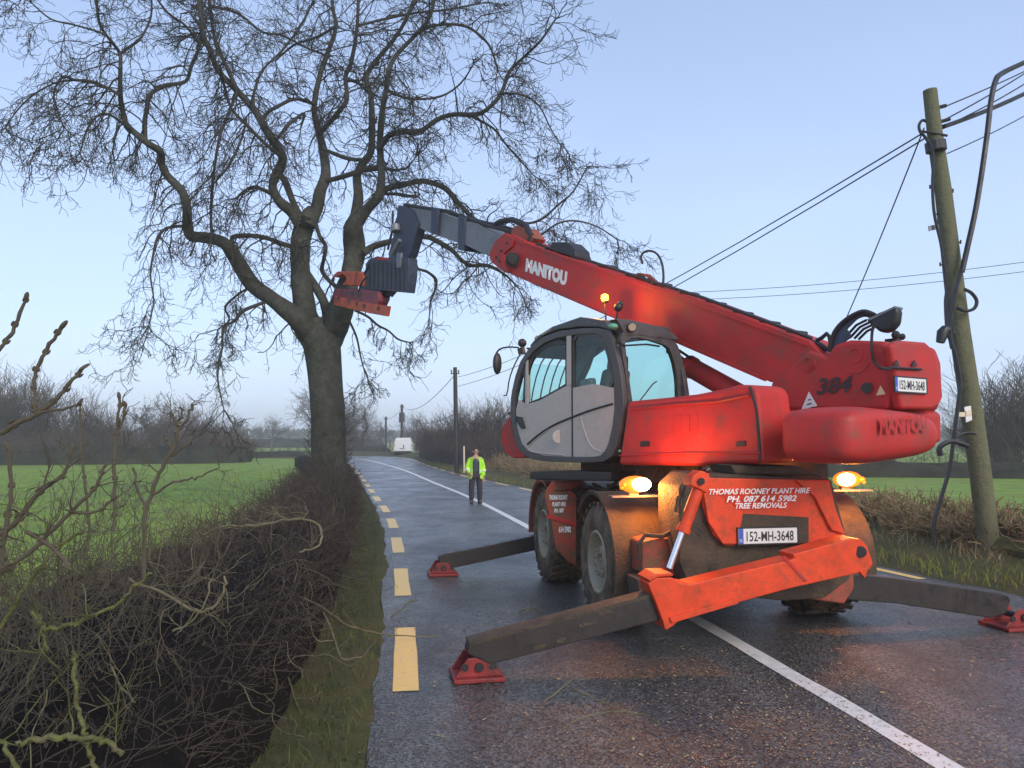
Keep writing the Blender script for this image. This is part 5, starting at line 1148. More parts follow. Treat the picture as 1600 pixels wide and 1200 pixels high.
# ---- cab
CB = -1.30; CW_ = 1.08
door_out = [(822, 716), (809, 702), (801, 675), (797, 645), (798, 618), (804, 590), (812, 566), (826, 544), (846, 527), (872, 517), (905, 513), (935, 512), (947, 515), (954, 524), (962, 550), (969, 580), (973, 612), (974, 640), (970, 670), (963, 698), (955, 714), (940, 723), (900, 723), (850, 721)]
door_in = [(826, 707), (815, 694), (807, 670), (803, 645), (804, 620), (811, 592), (819, 568), (832, 550), (850, 536), (874, 527), (905, 522), (930, 521), (939, 524), (945, 532), (951, 553), (957, 582), (960, 612), (960, 638), (957, 666), (951, 692), (945, 706), (935, 714), (900, 714), (850, 712)]
NL = 48; cen2 = Vector((886, 622))
def w2(loop, b): return [tside(p.x, p.y, b) for p in loop]
lo_ = loop_by_angle([Vector(p) for p in door_out], NL, cen2); li_ = loop_by_angle([Vector(p) for p in door_in], NL, cen2)
cab = None
m = MB(); m.ring(w2(lo_, CB), w2(li_, CB), tv * .07); cab = m.build('cab', CHAR, tele, bevel=.008)
def shift(loop, b): # same side outline on the far side of the cab, as a true parallel copy
    return [p + tv * b for p in w2(loop, CB)]
m = MB(); A_ = shift(lo_, CW_ - .07); B2_ = shift(li_, CW_ - .07); m.ring(A_, B2_, tv * .07); m.build('side_frame', CHAR, cab, bevel=.008)
# skins joining both sides: roof, floor/front nose (strips of the outline swept across)
def sweep(idx, name, mt, t=.035, b0=.06, b1=CW_ - .06, bev=.008):
    o = w2(lo_, CB); i = w2(li_, CB); m = MB(); pts = [o[k % NL] for k in idx]; pin = [o[k % NL] + (i[k % NL] - o[k % NL]) * .6 for k in idx]
    m.prism([p + tv * b0 for p in pts + pin[::-1]], tv * (b1 - b0)); return m.build(name, mt, cab, bevel=bev)
ang = [math.degrees(2 * math.pi * k / NL) for k in range(NL)]          # pixel angles, y down
roof_idx = [k for k in range(NL) if 222 <= ang[k] <= 303]; sweep(roof_idx, 'roof', CHAR)
floor_idx = [k for k in range(NL) if 48 <= ang[k] <= 160]; sweep(floor_idx, 'cab_floor', CHAR)
# raised roof crown with front grille openings
ro = [(826, 541), (840, 524), (862, 510), (905, 495), (945, 500), (952, 516), (935, 511), (905, 511), (872, 515), (846, 526), (832, 540)]
m = MB(); m.prism([tside(x, y, CB + .04) for x, y in ro], tv * (CW_ - .02)); m.build('roof_crown', CHAR, cab, bevel=.02)
m = MB(); m.prism([tside(x, y, CB + .03) for x, y in ((845, 522), (862, 513), (860, 516), (847, 524))], tv * .02); m.prism([tside(x, y, CB + .03) for x, y in ((834, 530), (838, 524), (838, 529))], tv * .02); m.build('roof_marker', RIM, cab)
# door: front panel, rear panel, windows
DB = CB + .012
m = MB(); dfp = [(806, 640), (810, 625), (822, 632), (844, 625), (893, 598), (893, 714), (850, 712), (827, 706), (815, 694), (807, 670)]
m.prism([tside(x, y, DB) for x, y in dfp], tv * .05); door = m.build('door', DOORG, cab, bevel=.006)
m = MB(); m.prism([tside(x, y, DB - .006) for x, y in ((885, 522), (892, 521), (893, 600), (885, 604))], tv * .06); m.build('door_frame', DOORG, door, bevel=.004)
m = MB(); m.prism([tside(x, y, DB - .004) for x, y in ((821, 566), (824, 562), (824, 634), (820, 636))], tv * .05); m.build('door_frame', DOORG, door, bevel=.004)
m = MB(); m.prism([tside(x, y, DB - .006) for x, y in ((892.5, 521), (894, 521), (895, 714), (893, 714))], tv * .03); m.build('door_gap', INK, door)
m = MB(); m.prism([tside(x, y, DB) for x, y in ((894, 606), (925, 600), (959, 606), (960, 638), (957, 666), (951, 692), (945, 706), (935, 714), (895, 714))], tv * .05); sp_ = m.build('side_panel', DOORG, cab, bevel=.006)
m = MB(); m.tube(smooth_poly([tside(x, y, DB - .008) for x, y in ((824, 694), (840, 680), (862, 665), (893, 652), (925, 640), (957, 631))], 2, False), .012, 6); m.build('door_moulding', BLACK, door, smooth=True)
m = MB(); m.tube(smooth_poly([tside(x, y, DB - .005) for x, y in ((858, 670), (824, 696), (829, 706), (850, 709), (880, 711))], 2, False), .008, 6); m.tube(smooth_poly([tside(x, y, DB - .004) for x, y in ((907, 650), (915, 680), (926, 702), (940, 706))], 2, False), .008, 6); m.build('pressed_rib', DOORG, door, smooth=True)
m = MB(); m.cyl(tside(874, 682, DB - .008), tside(874, 682, DB + .01), .085, 24); m.build('round_badge', DOORG, door)
m = MB(); m.prism([tside(x, y, DB - .03) for x, y in ((805, 650), (814, 652), (819, 668), (814, 670), (806, 658))], tv * .03); m.build('door_handle', BLACK, door, bevel=.004)
# rubber seals round the windows and the panes
def frame_px(outer, inner, b, t, name, mt, par, pl=None):
    n = 28; c_ = sum((Vector(p) for p in inner), Vector((0, 0))) / len(inner); A = loop_by_angle([Vector(p) for p in outer], n, c_); B = loop_by_angle([Vector(p) for p in inner], n, c_)
    fn_ = pl or (lambda x, y: tside(x, y, b)); ex = tv if pl is None else -tu
    m = MB(); m.ring([fn_(p.x, p.y) for p in A], [fn_(p.x, p.y) for p in B], ex * t); f = m.build(name, mt, par, bevel=.003)
    g = MB(); g.prism([fn_(p.x, p.y) + ex * t * .4 for p in A], ex * .006); g.build('pane', GLASS, f); return f
frame_px([(819, 636), (820, 600), (822, 575), (830, 552), (850, 537), (886, 527), (886, 604), (850, 624)], [(825, 629), (824, 600), (827, 577), (835, 556), (853, 542), (883, 537), (883, 600), (850, 619)], DB + .015, .03, 'door_window', BLACK, door)
frame_px([(893, 523), (929, 521), (939, 524), (945, 532), (951, 553), (957, 582), (959, 607), (925, 610), (893, 608)], [(896, 526), (928, 525), (936, 528), (941, 536), (948, 556), (953, 584), (955, 604), (925, 606), (896, 605)], DB + .01, .03, 'side_window', CHAR, cab)
frame_px([(803, 645), (803, 620), (810, 592), (819, 568), (822, 566), (821, 600), (818, 632), (812, 645)], [(805, 640), (805, 622), (811, 597), (818, 574), (819, 574), (818, 600), (816, 630), (811, 640)], DB + .012, .03, 'front_quarter_window', CHAR, cab)
# rear face
ca_ = (w2([Vector((966, 600))], CB)[0] - T0).dot(tu) + .01
def K_(px, py, off=0.0): return trear(px, py, ca_ + off)
ro_ = [(963, 516), (985, 514), (1010, 518), (1040, 526), (1049, 534), (1058, 560), (1064, 590), (1066, 632), (976, 640), (974, 600), (968, 560)]
ri_ = [(971, 532), (985, 527), (1010, 532), (1034, 540), (1041, 546), (1048, 566), (1053, 592), (1054, 622), (982, 628), (979, 600), (974, 562)]
rf = frame_px(ro_, ri_, 0, .06, 'rear_window', CHAR, cab, pl=lambda x, y: K_(x, y, .05))
m = MB(); m.prism([K_(x, y, .12) for x, y in ((950, 500), (975, 502), (1010, 510), (1040, 522), (1050, 534), (1012, 530), (985, 526), (966, 528))], -tu * .14); m.build('rear_visor', CHAR, cab, bevel=.02)
m = MB(); m.cyl(K_(988, 511, -.08), K_(988, 511, .02), .055, 16); wl_ = m.build('work_light', BLACK, cab, bevel=.008); m = MB(); m.cyl(K_(988, 511, -.09), K_(988, 511, -.08), .045, 16); m.build('lamp_lens', RIM, wl_)
GRN = mat('green_lamp_lens', (.10, .35, .24), .25, var=.2); m = MB(); q = K_(958, 510, -.03); m.sphere(q, .06, sz=(0, 0, .6), n=12, m=8); m.build('green_beacon', GRN, cab, smooth=True)
m = MB(); m.tube([K_(962, 532, -.01), K_(975, 540, -.02), K_(1010, 538, -.02), K_(1030, 541, -.02)], .012, 6); m.build('rear_trim', BLACK, cab, smooth=True); m = MB(); m.tube([K_(1000, 626, -.03), K_(1020, 600, -.03), K_(1026, 596, -.03)], .008, 6); m.build('rear_wiper', BLACK, cab, smooth=True)
# right hand (boom side) pane
m = MB(); m.prism([tside(p.x, p.y, CB) + tv * (CW_ - .03) for p in li_], tv * .006); m.build('boom_side_pane', GLASS, cab)
# front screen: swept pane + curved guard bars
fi = [k for k in range(NL) if 160 <= ang[k] <= 222]
o_ = w2(lo_, CB); m = MB(); i_ = [o_[k] + (w2(li_, CB)[k] - o_[k]) * .35 for k in fi]; i2 = [o_[k] + (w2(li_, CB)[k] - o_[k]) * .42 for k in fi]
m.prism([p + tv * .07 for p in i_ + i2[::-1]], tv * (CW_ - .14)); m.build('windscreen', GLASS, cab)
gi = [k for k in range(NL) if 165 <= ang[k] <= 235]
for b_ in np.linspace(.10, CW_ - .10, 7):
    pts = [o_[k] + tu * .05 + Z * .01 + tv * b_ for k in gi]; m = MB(); m.tube(pts, .011, 6); m.build('guard_bar', BLACK, cab, smooth=True)
m = MB(); m.tube([o_[gi[0]] + tu * .06, o_[gi[0]] + tu * .06 + tv * CW_], .014, 6); m.tube([o_[gi[-1]] + tu * .04, o_[gi[-1]] + tu * .04 + tv * CW_], .014, 6); m.build('guard_frame', BLACK, cab, smooth=True)
# interior
m = MB(); m.prism([T(.35, -1.0, 1.80), T(.85, -1.0, 1.80), T(.85, -.50, 1.80), T(.35, -.50, 1.80)], Z * .38); seat = m.build('seat_base', BLACK, cab, bevel=.03)
m = MB(); m.prism([T(.20, -1.02, 2.16), T(.80, -1.02, 2.22), T(.80, -.50, 2.22), T(.20, -.50, 2.16)], Z * .12); m.build('seat_cushion', SEATM, seat, bevel=.04)
m = MB(); m.prism([T(.28, -1.0, 2.20), T(.14, -.96, 2.80), T(.14, -.56, 2.80), T(.28, -.52, 2.20)], tu * .13); m.build('seat_back', SEATM, seat, bevel=.05)
m = MB(); m.prism([T(.14, -.92, 2.78), T(.12, -.90, 2.98), T(.12, -.62, 2.98), T(.14, -.60, 2.78)], tu * .10); m.build('headrest', SEATM, seat, bevel=.04)
m = MB(); m.prism([T(1.15, -.95, 1.78), T(1.40, -.95, 1.78), T(1.40, -.45, 1.78), T(1.15, -.45, 1.78)], Z * .55); m.build('dashboard', BLACK, cab, bevel=.03)
sc = T(1.02, -.72, 2.42); ax_ = (tu * -.6 + Z * .8).normalized(); e1 = tv; e2 = ax_.cross(e1); m = MB(); ring_ = [sc + (e1 * math.cos(t) + e2 * math.sin(t)) * .19 for t in np.linspace(0, 2 * math.pi, 22)]
m.tube(ring_, .017, 6); m.tube([sc, sc - ax_ * .35], .03, 8)
for t in (0, 2.1, 4.2): m.tube([sc, sc + (e1 * math.cos(t) + e2 * math.sin(t)) * .19], .014, 6)
m.build('steering_wheel', BLACK, cab, smooth=True)
m = MB(); m.prism([T(.10, -.42, 1.8), T(1.0, -.42, 1.8), T(1.0, -.30, 1.8), T(.10, -.30, 1.8)], Z * .62); m.prism([T(-.22, -.95, 1.75), T(-.05, -.95, 1.75), T(-.05, -.3, 1.75), T(-.22, -.3, 1.75)], Z * .55); m.build('side_console', GREYI, cab, bevel=.03)
m = MB(); m.prism([tside(x, y, CB + .10) for x, y in ((905, 594), (922, 590), (924, 612), (912, 614), (905, 608))], tv * .10); m.build('arm_rest', GREYI, cab, bevel=.02)
m = MB(); m.prism([tside(x, y, CB + .72) for x, y in ((895, 524), (925, 524), (922, 545), (912, 575), (900, 600), (895, 605))], tv * .12); m.build('interior_pillar', GREYI, cab, bevel=.01)
# red nose left of the cab (front corner skirt)
m = MB(); m.prism([tside(x, y, CB + .10) for x, y in ((783, 668), (796, 650), (802, 680), (810, 702), (823, 716), (800, 716), (787, 708), (782, 690))], tv * .85); m.build('front_skirt', RED, cab, bevel=.03)
# mirror, wiper arms
m = MB(); m.tube(smooth_poly([tside(x, y, CB - .02) for x, y in ((810, 543), (795, 542), (783, 544), (776, 550), (774, 556))], 1, False), .012, 6); mi = m.build('mirror_arm', BLACK, cab, smooth=True)
q = tside(777, 568, CB - .05); m = MB(); m.sphere(q, 1, sx=tuple(tv * .07), sy=tuple(tu * .045), sz=(0, 0, .155), n=14, m=10); m.build('mirror_housing', BLACK, mi, smooth=True)
m = MB(); m.sphere(tside(816, 536, CB + .02), .06, n=10, m=8); m.prism([tside(x, y, CB) for x, y in ((808, 545), (816, 542), (818, 552), (810, 554))], tv * .04); m.build('mirror_bracket', BLACK, cab)
m = MB(); m.tube(smooth_poly([tside(x, y, CB - .0) + tu * .04 for x, y in ((816, 552), (806, 570), (798, 592), (795, 617), (790, 618))], 1, False), .010, 6); m.build('side_rail', BLACK, cab, smooth=True)
# beacons over the cab, in front of the boom
bq = tside(945, 466, -.45); m = MB(); m.cyl(tside(947, 505, -.45), bq - Z * .05, .012, 8); m.cyl(bq - Z * .06, bq - Z * .035, .045, 12); bs = m.build('beacon_stalk', BLACK, tele)
m = MB(); m.lathe(bq - Z * .035, Z, [(0, .04), (.03, .05), (.075, .045), (.09, .02), (.092, 0)], 16); m.build('beacon_lens', BEACON, bs, smooth=True)
m = MB(); m.sphere(bq + Z * .0, .022, n=8, m=6); 
b2 = tside(966, 480, -.45); m = MB(); m.cyl(tside(962, 503, -.45), b2, .012, 8); m.sphere(b2, .06, n=10, m=8); m.sphere(b2 + Z * .05 + tv * .04, .04, n=8, m=6); m.build('folded_beacon', BLACK, tele, smooth=True)
def lamp(name, loc, e, col, r=.04, parent=None):
    ld = bpy.data.lights.new(name, 'POINT'); ld.energy = e; ld.color = col; ld.shadow_soft_size = r
    lo = bpy.data.objects.new(name, ld); COL.objects.link(lo); lo.location = loc; return lo
lamp('beacon_light', bq - tv * .12 - tu * .02, 16, (1, .33, .03), .04)

# ---- rear hazard lamps on the mudguards (lit amber)
def hazard(px, py, d, sidesgn):
    c = crear(px, py, d); m = MB()
    loop = []
    m.sphere(c + cd * .03, 1, sx=tuple(cr_ * .17), sy=tuple(cd * .06), sz=(0, 0, .085), n=20, m=10); hs = m.build('hazard_lamp', MUDDY if False else LAMPAMB, tele, smooth=True)
    m = MB(); m.sphere(c - cd * .02 + cr_ * (.05 * sidesgn), 1, sx=tuple(cr_ * .100), sy=tuple(cd * .042), sz=(0, 0, .066), n=18, m=10); m.build('lit_lens', LAMPON, hs, smooth=True)
    m = MB(); m.sphere(c + cr_ * (-.14 * sidesgn) - cd * .02, .03, n=8, m=6); m.sphere(c + cr_ * (-.16 * sidesgn) - cd * .02 - Z * .03, .02, n=8, m=6); m.build('reflector', LAMPAMB, hs, smooth=True)
    m = MB(); m.box(c - cr_ * .26 - Z * .125 - cd * .03, cr_ * .52, cd * .14, Z * .014); m.box(c - cr_ * .05 - Z * .12 + cd * .06, cr_ * .1, cd * .05, Z * .1); m.build('lamp_bracket', BOOMGREY, hs)
    lamp('hazard_light', c - cd * .16 + cr_ * (.03 * sidesgn), 36, (1, .29, .025), .09)
    return c
hazard(994, 757, -.62, 1); hazard(1327, 749, -.62, -1)
# glowing blob and added light imitate an orange reflection under the counterweight
q = tside(1312, 706, -1.05); m = MB(); m.sphere(q, 1, sx=tuple(tu * .12), sy=tuple(tv * .04), sz=(0, 0, .05), n=12, m=8); m.build('reflection_glow', LAMPAMB, tele, smooth=True); lamp('added_glow_light', q - tv * .12 - Z * .03 - tu * .05, 3, (1, .35, .05), .05)

# ================================================================== POLES AND WIRES
pole = thing('utility_pole', 'large leaning green stained wooden pole on the right bank with loose black cables', 'utility pole', tuple(G(1549, 880)))
PB = 11.7
def Y_(px, py, D=PB): return P(px, py, D)
pr = [(1551, 900, 31), (1546, 860, 31), (1532, 740, 31), (1518, 640, 31), (1500, 520, 30), (1488, 420, 28), (1474, 300, 25), (1462, 220, 23), (1453, 141, 21)]
m = MB(); m.tube([Y_(x, y) for x, y, w in pr], [w * .5 * PB / F for x, y, w in pr], 16); m.build('shaft', POLEW, pole, bevel=0, smooth=True)
m = MB(); m.tube([Y_(1461, 222, PB - .13), Y_(1463, 236, PB - .13)], .15, 14); m.tube([Y_(1440, 205, PB - .1), Y_(1480, 212, PB - .1)], .02, 6); m.tube([Y_(1478, 165), Y_(1466, 168)], .03, 6); m.tube([Y_(1484, 186), Y_(1470, 190)], .03, 6); m.build('pole_band', DARKST, pole)
def step(x, y, s):
    m = MB(); m.tube([Y_(x, y), Y_(x + 9 * s, y + 1)], .012, 6); m.tube([Y_(x + 9 * s, y - 3), Y_(x + 9 * s, y + 3)], .012, 6); m.build('step_bolt', DARKST, pole)
for x, y, s in ((1462, 292, -1), (1480, 298, 1), (1470, 334, -1), (1492, 378, 1), (1478, 413, -1)): step(x, y, s)
m = MB(); m.prism([Y_(x, y, PB - .2) for x, y in ((1451, 353), (1466, 350), (1468, 357), (1452, 361))], Vector((0, .02, 0))); m.build('small_tag', BOOMGREY, pole)
m = MB(); m.prism([Y_(x, y, PB - .21) for x, y in ((1507, 636), (1517, 634), (1519, 656), (1510, 660))], Vector((0, .02, 0))); m.build('label_plate', PLATEW, pole)
m = MB(); m.prism([Y_(x, y, PB - .225) for x, y in ((1509, 642), (1518, 640), (1518.5, 648), (1510, 650))], Vector((0, .01, 0))); m.prism([Y_(x, y, PB - .215) for x, y in ((1497, 644), (1508, 644), (1508, 651), (1497, 651))], Vector((0, .01, 0))); m.build('label_print', CREAMST, pole)
def cable(pts, r, name, parent=None, D=PB, it=2):
    q = [Y_(p[0], p[1], p[2] if len(p) > 2 else D) for p in pts]; c = catmull([np.array(v) for v in q], 5); m = MB(); m.tube([tuple(v) for v in c], r, 6); return m.build(name, WIRE, parent, smooth=True)
Dn = PB - .25
cable([(1448, 190, Dn), (1441, 188, Dn), (1436, 196, Dn), (1438, 206, Dn), (1446, 215, Dn), (1458, 240, Dn), (1457, 290, Dn), (1460, 335, Dn), (1470, 380, Dn), (1476, 420, Dn), (1480, 450, Dn), (1484, 480, Dn), (1489, 520, Dn)], .022, 'down_cable', pole)
cable([(1481, 450, Dn), (1478, 470, Dn), (1479, 500, Dn), (1481, 520, Dn), (1490, 545, Dn), (1497, 575, Dn), (1500, 600, Dn), (1496, 640, Dn), (1490, 685, Dn), (1484, 730, Dn), (1470, 780, Dn), (1460, 815, Dn), (1458, 852, Dn)], .028, 'down_cable', pole)
cable([(1503, 420, Dn), (1494, 450, Dn), (1486, 490, Dn), (1484, 520, Dn), (1488, 545, Dn)], .03, 'down_cable', pole)
cable([(1507, 452, Dn), (1518, 458, Dn), (1526, 470, Dn), (1522, 482, Dn), (1508, 486, Dn), (1495, 480, Dn)], .026, 'cable_coil', pole)
m = MB(); m.tube([Y_(1478, 512, Dn), Y_(1473, 520, Dn), Y_(1469, 535, Dn)], [.06, .085, .06], 10); m.sphere(Y_(1479, 516, Dn), .07, n=10, m=8); m.build('cable_joint', BLACK, pole, smooth=True)
cable([(1489, 686, Dn), (1500, 680, Dn), (1512, 676, Dn), (1524, 678, Dn)], .02, 'side_cable', pole); cable([(1470, 712, Dn), (1468, 700, Dn), (1478, 692, Dn), (1490, 690, Dn), (1512, 697, Dn)], .04, 'side_cable', pole)
def wire(p, q, sag, r, label, group=None, n=14, name='overhead_wire', cat='wire', mt=WIRE):
    p, q = Vector(p), Vector(q); root = None; m = MB(); pts = [p + (q - p) * t - Z * sag * 4 * t * (1 - t) for t in np.linspace(0, 1, n)]; m.tube(pts, r, 6); o = m.build(name, mt, smooth=True); tag(o, label, cat, group); return o
# loose thick cable dropping from above right to the pole
o = cable([(1640, 80, 12.6), (1600, 98, 12.3), (1565, 115, 12.0), (1555, 128, 11.8), (1548, 160, 11.7), (1543, 205, 11.6), (1534, 270, 11.5), (1524, 330, 11.45), (1512, 385, 11.45), (1503, 425, 11.45)], .045, 'loose_cable'); tag(o, 'thick loose black cable bent sharply down beside the leaning pole', 'cable')
far1 = P(712, 578, 43.5)
for dz, off, lb in ((0, 0, 'upper of the two overhead wires running left from the leaning pole'), (-.32, .0, 'lower of the two overhead wires running left from the leaning pole')):
    wire(Y_(1447, 205 + (10 if dz else 0)), P(712, 590, 42.5) + Z * (dz * 1.6), .55, .012, lb)
wire(Y_(1478, 166), P(1700, 60, 16), .05, .012, 'thin wire leaving the pole top towards the upper right'); wire(Y_(1478, 186), P(1700, 45, 15), .08, .012, 'second thin wire running up right from the pole')
wire(Y_(1480, 196), P(1700, 62, 14.5), .10, .012, 'third thin wire running up right from the pole')
wire(Y_(1474, 198), P(1720, 78, 15), .12, .040, 'thick black cable rising to the right from the pole')
wire(Y_(1480, 240), P(1700, 118, 17), .10, .010, 'lowest thin wire rising right from the leaning pole')
wire(Y_(1444, 200), P(1322, 498, 16.0), .05, .012, 'thin wire slanting down left from the pole behind the boom', name='stay_wire')
wire(P(1040, 458, 60), P(1750, 388, 48), .5, .022, 'upper faint distant wire crossing behind the boom to the right'); wire(P(1030, 470, 60), P(1750, 404, 48), .5, .022, 'lower faint distant wire crossing behind the boom to the right')
def far_pole(px, base, top, D, r, label, extra=None, wobble=0):
    b = P(px + wobble, base, D); t = P(px, top, D); root = thing('utility_pole', label, 'utility pole', (b.x, b.y, 0)); m = MB(); m.tube([(b.x, b.y, -.1), tuple(t)], [r, r * .75], 10); m.build('shaft', DARKST, root, smooth=True)
    m = MB(); m.cyl(t + Vector((-.25, 0, -.35)), t + Vector((.25, 0, -.35)), .035, 6); m.cyl(t + Vector((-.2, 0, -.3)), t + Vector((-.2, 0, -.15)), .04, 6); m.cyl(t + Vector((.2, 0, -.3)), t + Vector((.2, 0, -.15)), .04, 6); m.build('insulator', BLACK, root)
    if extra: extra(root, t)
    return t
t1 = far_pole(711, 718, 574, 43, .15, 'dark wooden pole on the right bank behind the man', None, 3)
t2 = far_pole(628, 700, 632, 95, .20, 'pole standing behind the white van', lambda r, t: (lambda m: (m.cyl(t - Z * 1.0, t - Z * 2.2, .35, 8), m.build('transformer', DARKST, r)))(MB()))
t3 = far_pole(603, 712, 651, 100, .16, 'thin far pole left of the white van')
wire(t1 - Z * .4, t2 - Z * .3, 1.0, .02, 'sagging wire between the bank pole and the van pole'); wire(t1 - Z * 2.6, t2 - Z * .8, 1.0, .02, 'lower sagging wire between the bank pole and the van pole'); wire(t2 - Z * .3, t3 - Z * .2, .5, .02, 'wire between the two farthest poles')
# marker stake behind the man
sk = P(725.5, 722, 42); m = MB(); m.tube([(sk.x, sk.y, -.05), tuple(P(725, 697, 42))], .05, 6); st = m.build('marker_stake', CREAMST, smooth=True); tag(st, 'short pale yellow stake on the bank behind the man', 'stake')

# ================================================================== VAN
VW = mat('white_van_paint', (.72, .73, .74), .35, var=.05, dirt=(.4, .38, .35), dirt_amt=.3, coat=.4)
vb = G(629, 713.5); vx, vy = vb.x, 80.0; van = thing('van', 'white panel van parked with its rear doors towards us at the bend', 'van', (vx, vy, 0)); vr_ = R(6)
def V(x, y, z): return Vector((vx + x * math.cos(vr_) - y * math.sin(vr_), vy + x * math.sin(vr_) + y * math.cos(vr_), z))
VH, VWd = 1.95, .93
prof = [(-VWd, .45), (-VWd, 1.0), (-VWd * .96, 1.35), (-VWd * .84, VH - .12), (-VWd * .70, VH), (VWd * .70, VH), (VWd * .84, VH - .12), (VWd * .96, 1.35), (VWd, 1.0), (VWd, .45)]
m = MB(); m.prism([V(x, 0, z) for x, z in prof], V(0, 3.3, 0) - V(0, 0, 0)); vbdy = m.build('body', VW, van, bevel=.05)
m = MB(); m.prism([V(x, 3.28, z) for x, z in ((-VWd, .45), (-VWd, 1.0), (-VWd * .9, 1.15), (VWd * .9, 1.15), (VWd, 1.0), (VWd, .45))], V(0, 1.0, 0) - V(0, 0, 0)); m.build('bonnet', VW, van, bevel=.08)
for s in (-1, 1):
    m = MB(); m.prism([V(.02 * s, -.03, .62), V(.86 * s * VWd, -.03, .62), V(.88 * s * VWd, -.03, 1.2), V(.78 * s * VWd, -.03, VH - .13), V(.02 * s, -.03, VH - .13)], V(0, .035, 0) - V(0, 0, 0)); d_ = m.build('rear_door', VW, van, bevel=.01)
    m = MB(); m.prism([V(.93 * s * VWd, -.02, 1.0), V(.99 * s * VWd, -.02, 1.0), V(.96 * s * VWd, -.02, 1.3), V(.90 * s * VWd, -.02, 1.3)], V(0, .05, 0) - V(0, 0, 0)); m.build('tail_light', RED, van)
    for yy in (.6, 3.35):
        m = MB(); m.lathe(V(s * .93, yy, .32), V(-s, 0, 0) - V(0, 0, 0), [(0, 0), (0, .2), (0, .30), (.03, .32), (.2, .32), (.2, 0)], 20); m.build('wheel', BLACK, van, smooth=True)
m = MB(); m.prism([V(-.9, -.08, .38), V(.9, -.08, .38), V(.9, -.08, .58), V(-.9, -.08, .58)], V(0, .12, 0) - V(0, 0, 0)); m.build('bumper', BLACK, van, bevel=.03)
m = MB(); m.prism([V(-.35, -.04, .78), V(.15, -.04, .78), V(.15, -.04, .88), V(-.35, -.04, .88)], V(0, .02, 0) - V(0, 0, 0)); m.build('number_plate', BLACK if False else GREYI, van); m = MB(); m.prism([V(.02, -.05, .95), V(.16, -.05, .9), V(.10, -.05, 1.25), V(.04, -.05, 1.2)], V(0, .03, 0) - V(0, 0, 0)); m.build('door_handle', BLACK, van)

# ================================================================== PERSON
SKIN = mat('skin', (.48, .28, .20), .55, var=.1); HIVIS = mat('hi_vis_yellow_green', (.42, .85, .04), .6, var=.15, scale=8); REFL = mat('reflective_tape', (.75, .78, .75), .3, var=.1)
TROU = mat('dark_work_trousers', (.035, .032, .036), .85, var=.4, scale=10); SHIRT = mat('navy_top', (.045, .055, .085), .8, var=.35, scale=10); HAIR = mat('dark_hair', (.03, .02, .015), .7, var=.3); BOOT = mat('black_boots', (.015, .015, .016), .5)
pg = G(743, 787); PS = .93
per = thing('person', 'man in open bright yellow-green jacket, dark top and dark trousers standing on the centre line', 'person', tuple(pg)); pr_ = R(8)
def H_(x, y, z): # person frame: x to the picture right, y away from us, z up (metres for a 1.78 m man, scaled)
    return Vector((pg.x + (x * math.cos(pr_) - y * math.sin(pr_)) * PS, pg.y + (x * math.sin(pr_) + y * math.cos(pr_)) * PS, z * PS))
def skin_obj(name, verts, edges, radii, mt, parent, root=0, sub=2):
    me = bpy.data.meshes.new(name); me.from_pydata([tuple(H_(*v) - pg) for v in verts], edges, []); o = bpy.data.objects.new(name, me); COL.objects.link(o)
    md = o.modifiers.new('skin', 'SKIN'); md.use_smooth_shade = True
    if not me.skin_vertices: return None
    for i, r in enumerate(radii):
        rr = r if hasattr(r, '__len__') else (r, r); me.skin_vertices[0].data[i].radius = (rr[0] * PS, rr[1] * PS); me.skin_vertices[0].data[i].use_root = (i == root)
    s = o.modifiers.new('sub', 'SUBSURF'); s.levels = sub; s.render_levels = sub
    dg = bpy.context.evaluated_depsgraph_get(); dg.update(); nm_ = bpy.data.meshes.new_from_object(o.evaluated_get(dg)); bpy.data.objects.remove(o); nm_.name = name
    nm_.materials.clear(); nm_.materials.append(mt)
    for p in nm_.polygons: p.use_smooth = True
    o = bpy.data.objects.new(name, nm_); COL.objects.link(o); o.parent = parent; ORG[o] = Vector(pg); return o
sk_v = [(0, 0, .95), (0, 0, 1.10), (0, 0, 1.28), (0, 0, 1.44), (0, -.01, 1.54), (0, -.02, 1.60), (0, -.03, 1.68), (0, -.02, 1.75),
        (-.10, 0, .90), (-.13, -.02, .50), (-.12, 0, .10), (-.15, -.13, .045), (.10, 0, .90), (.13, 0, .50), (.13, .02, .10), (.17, -.10, .045),
        (-.18, 0, 1.43), (-.27, .03, 1.15), (-.20, -.10, .96), (-.15, -.13, .93), (.18, 0, 1.43), (.25, .03, 1.14), (.24, -.03, .88), (.24, -.05, .80)]
sk_e = [(0, 1), (1, 2), (2, 3), (3, 4), (4, 5), (5, 6), (6, 7), (0, 8), (8, 9), (9, 10), (10, 11), (0, 12), (12, 13), (13, 14), (14, 15), (3, 16), (16, 17), (17, 18), (18, 19), (3, 20), (20, 21), (21, 22), (22, 23)]
sk_r = [(.13, .10), (.12, .095), (.13, .10), (.12, .085), (.055, .055), (.06, .065), (.078, .092), (.06, .07), .08, .052, .036, .03, .08, .052, .036, .03, .05, .04, .032, .026, .05, .04, .032, .026]
body = skin_obj('body', sk_v, sk_e, sk_r, SKIN, per)
skin_obj('trousers', [(0, 0, .97), (-.10, 0, .88), (-.135, -.02, .50), (-.125, 0, .10), (.10, 0, .88), (.135, 0, .50), (.135, .02, .10)], [(0, 1), (1, 2), (2, 3), (0, 4), (4, 5), (5, 6)], [(.16, .12), (.115, .115), (.092, .095), (.08, .085), (.115, .115), (.092, .095), (.08, .085)], TROU, per)
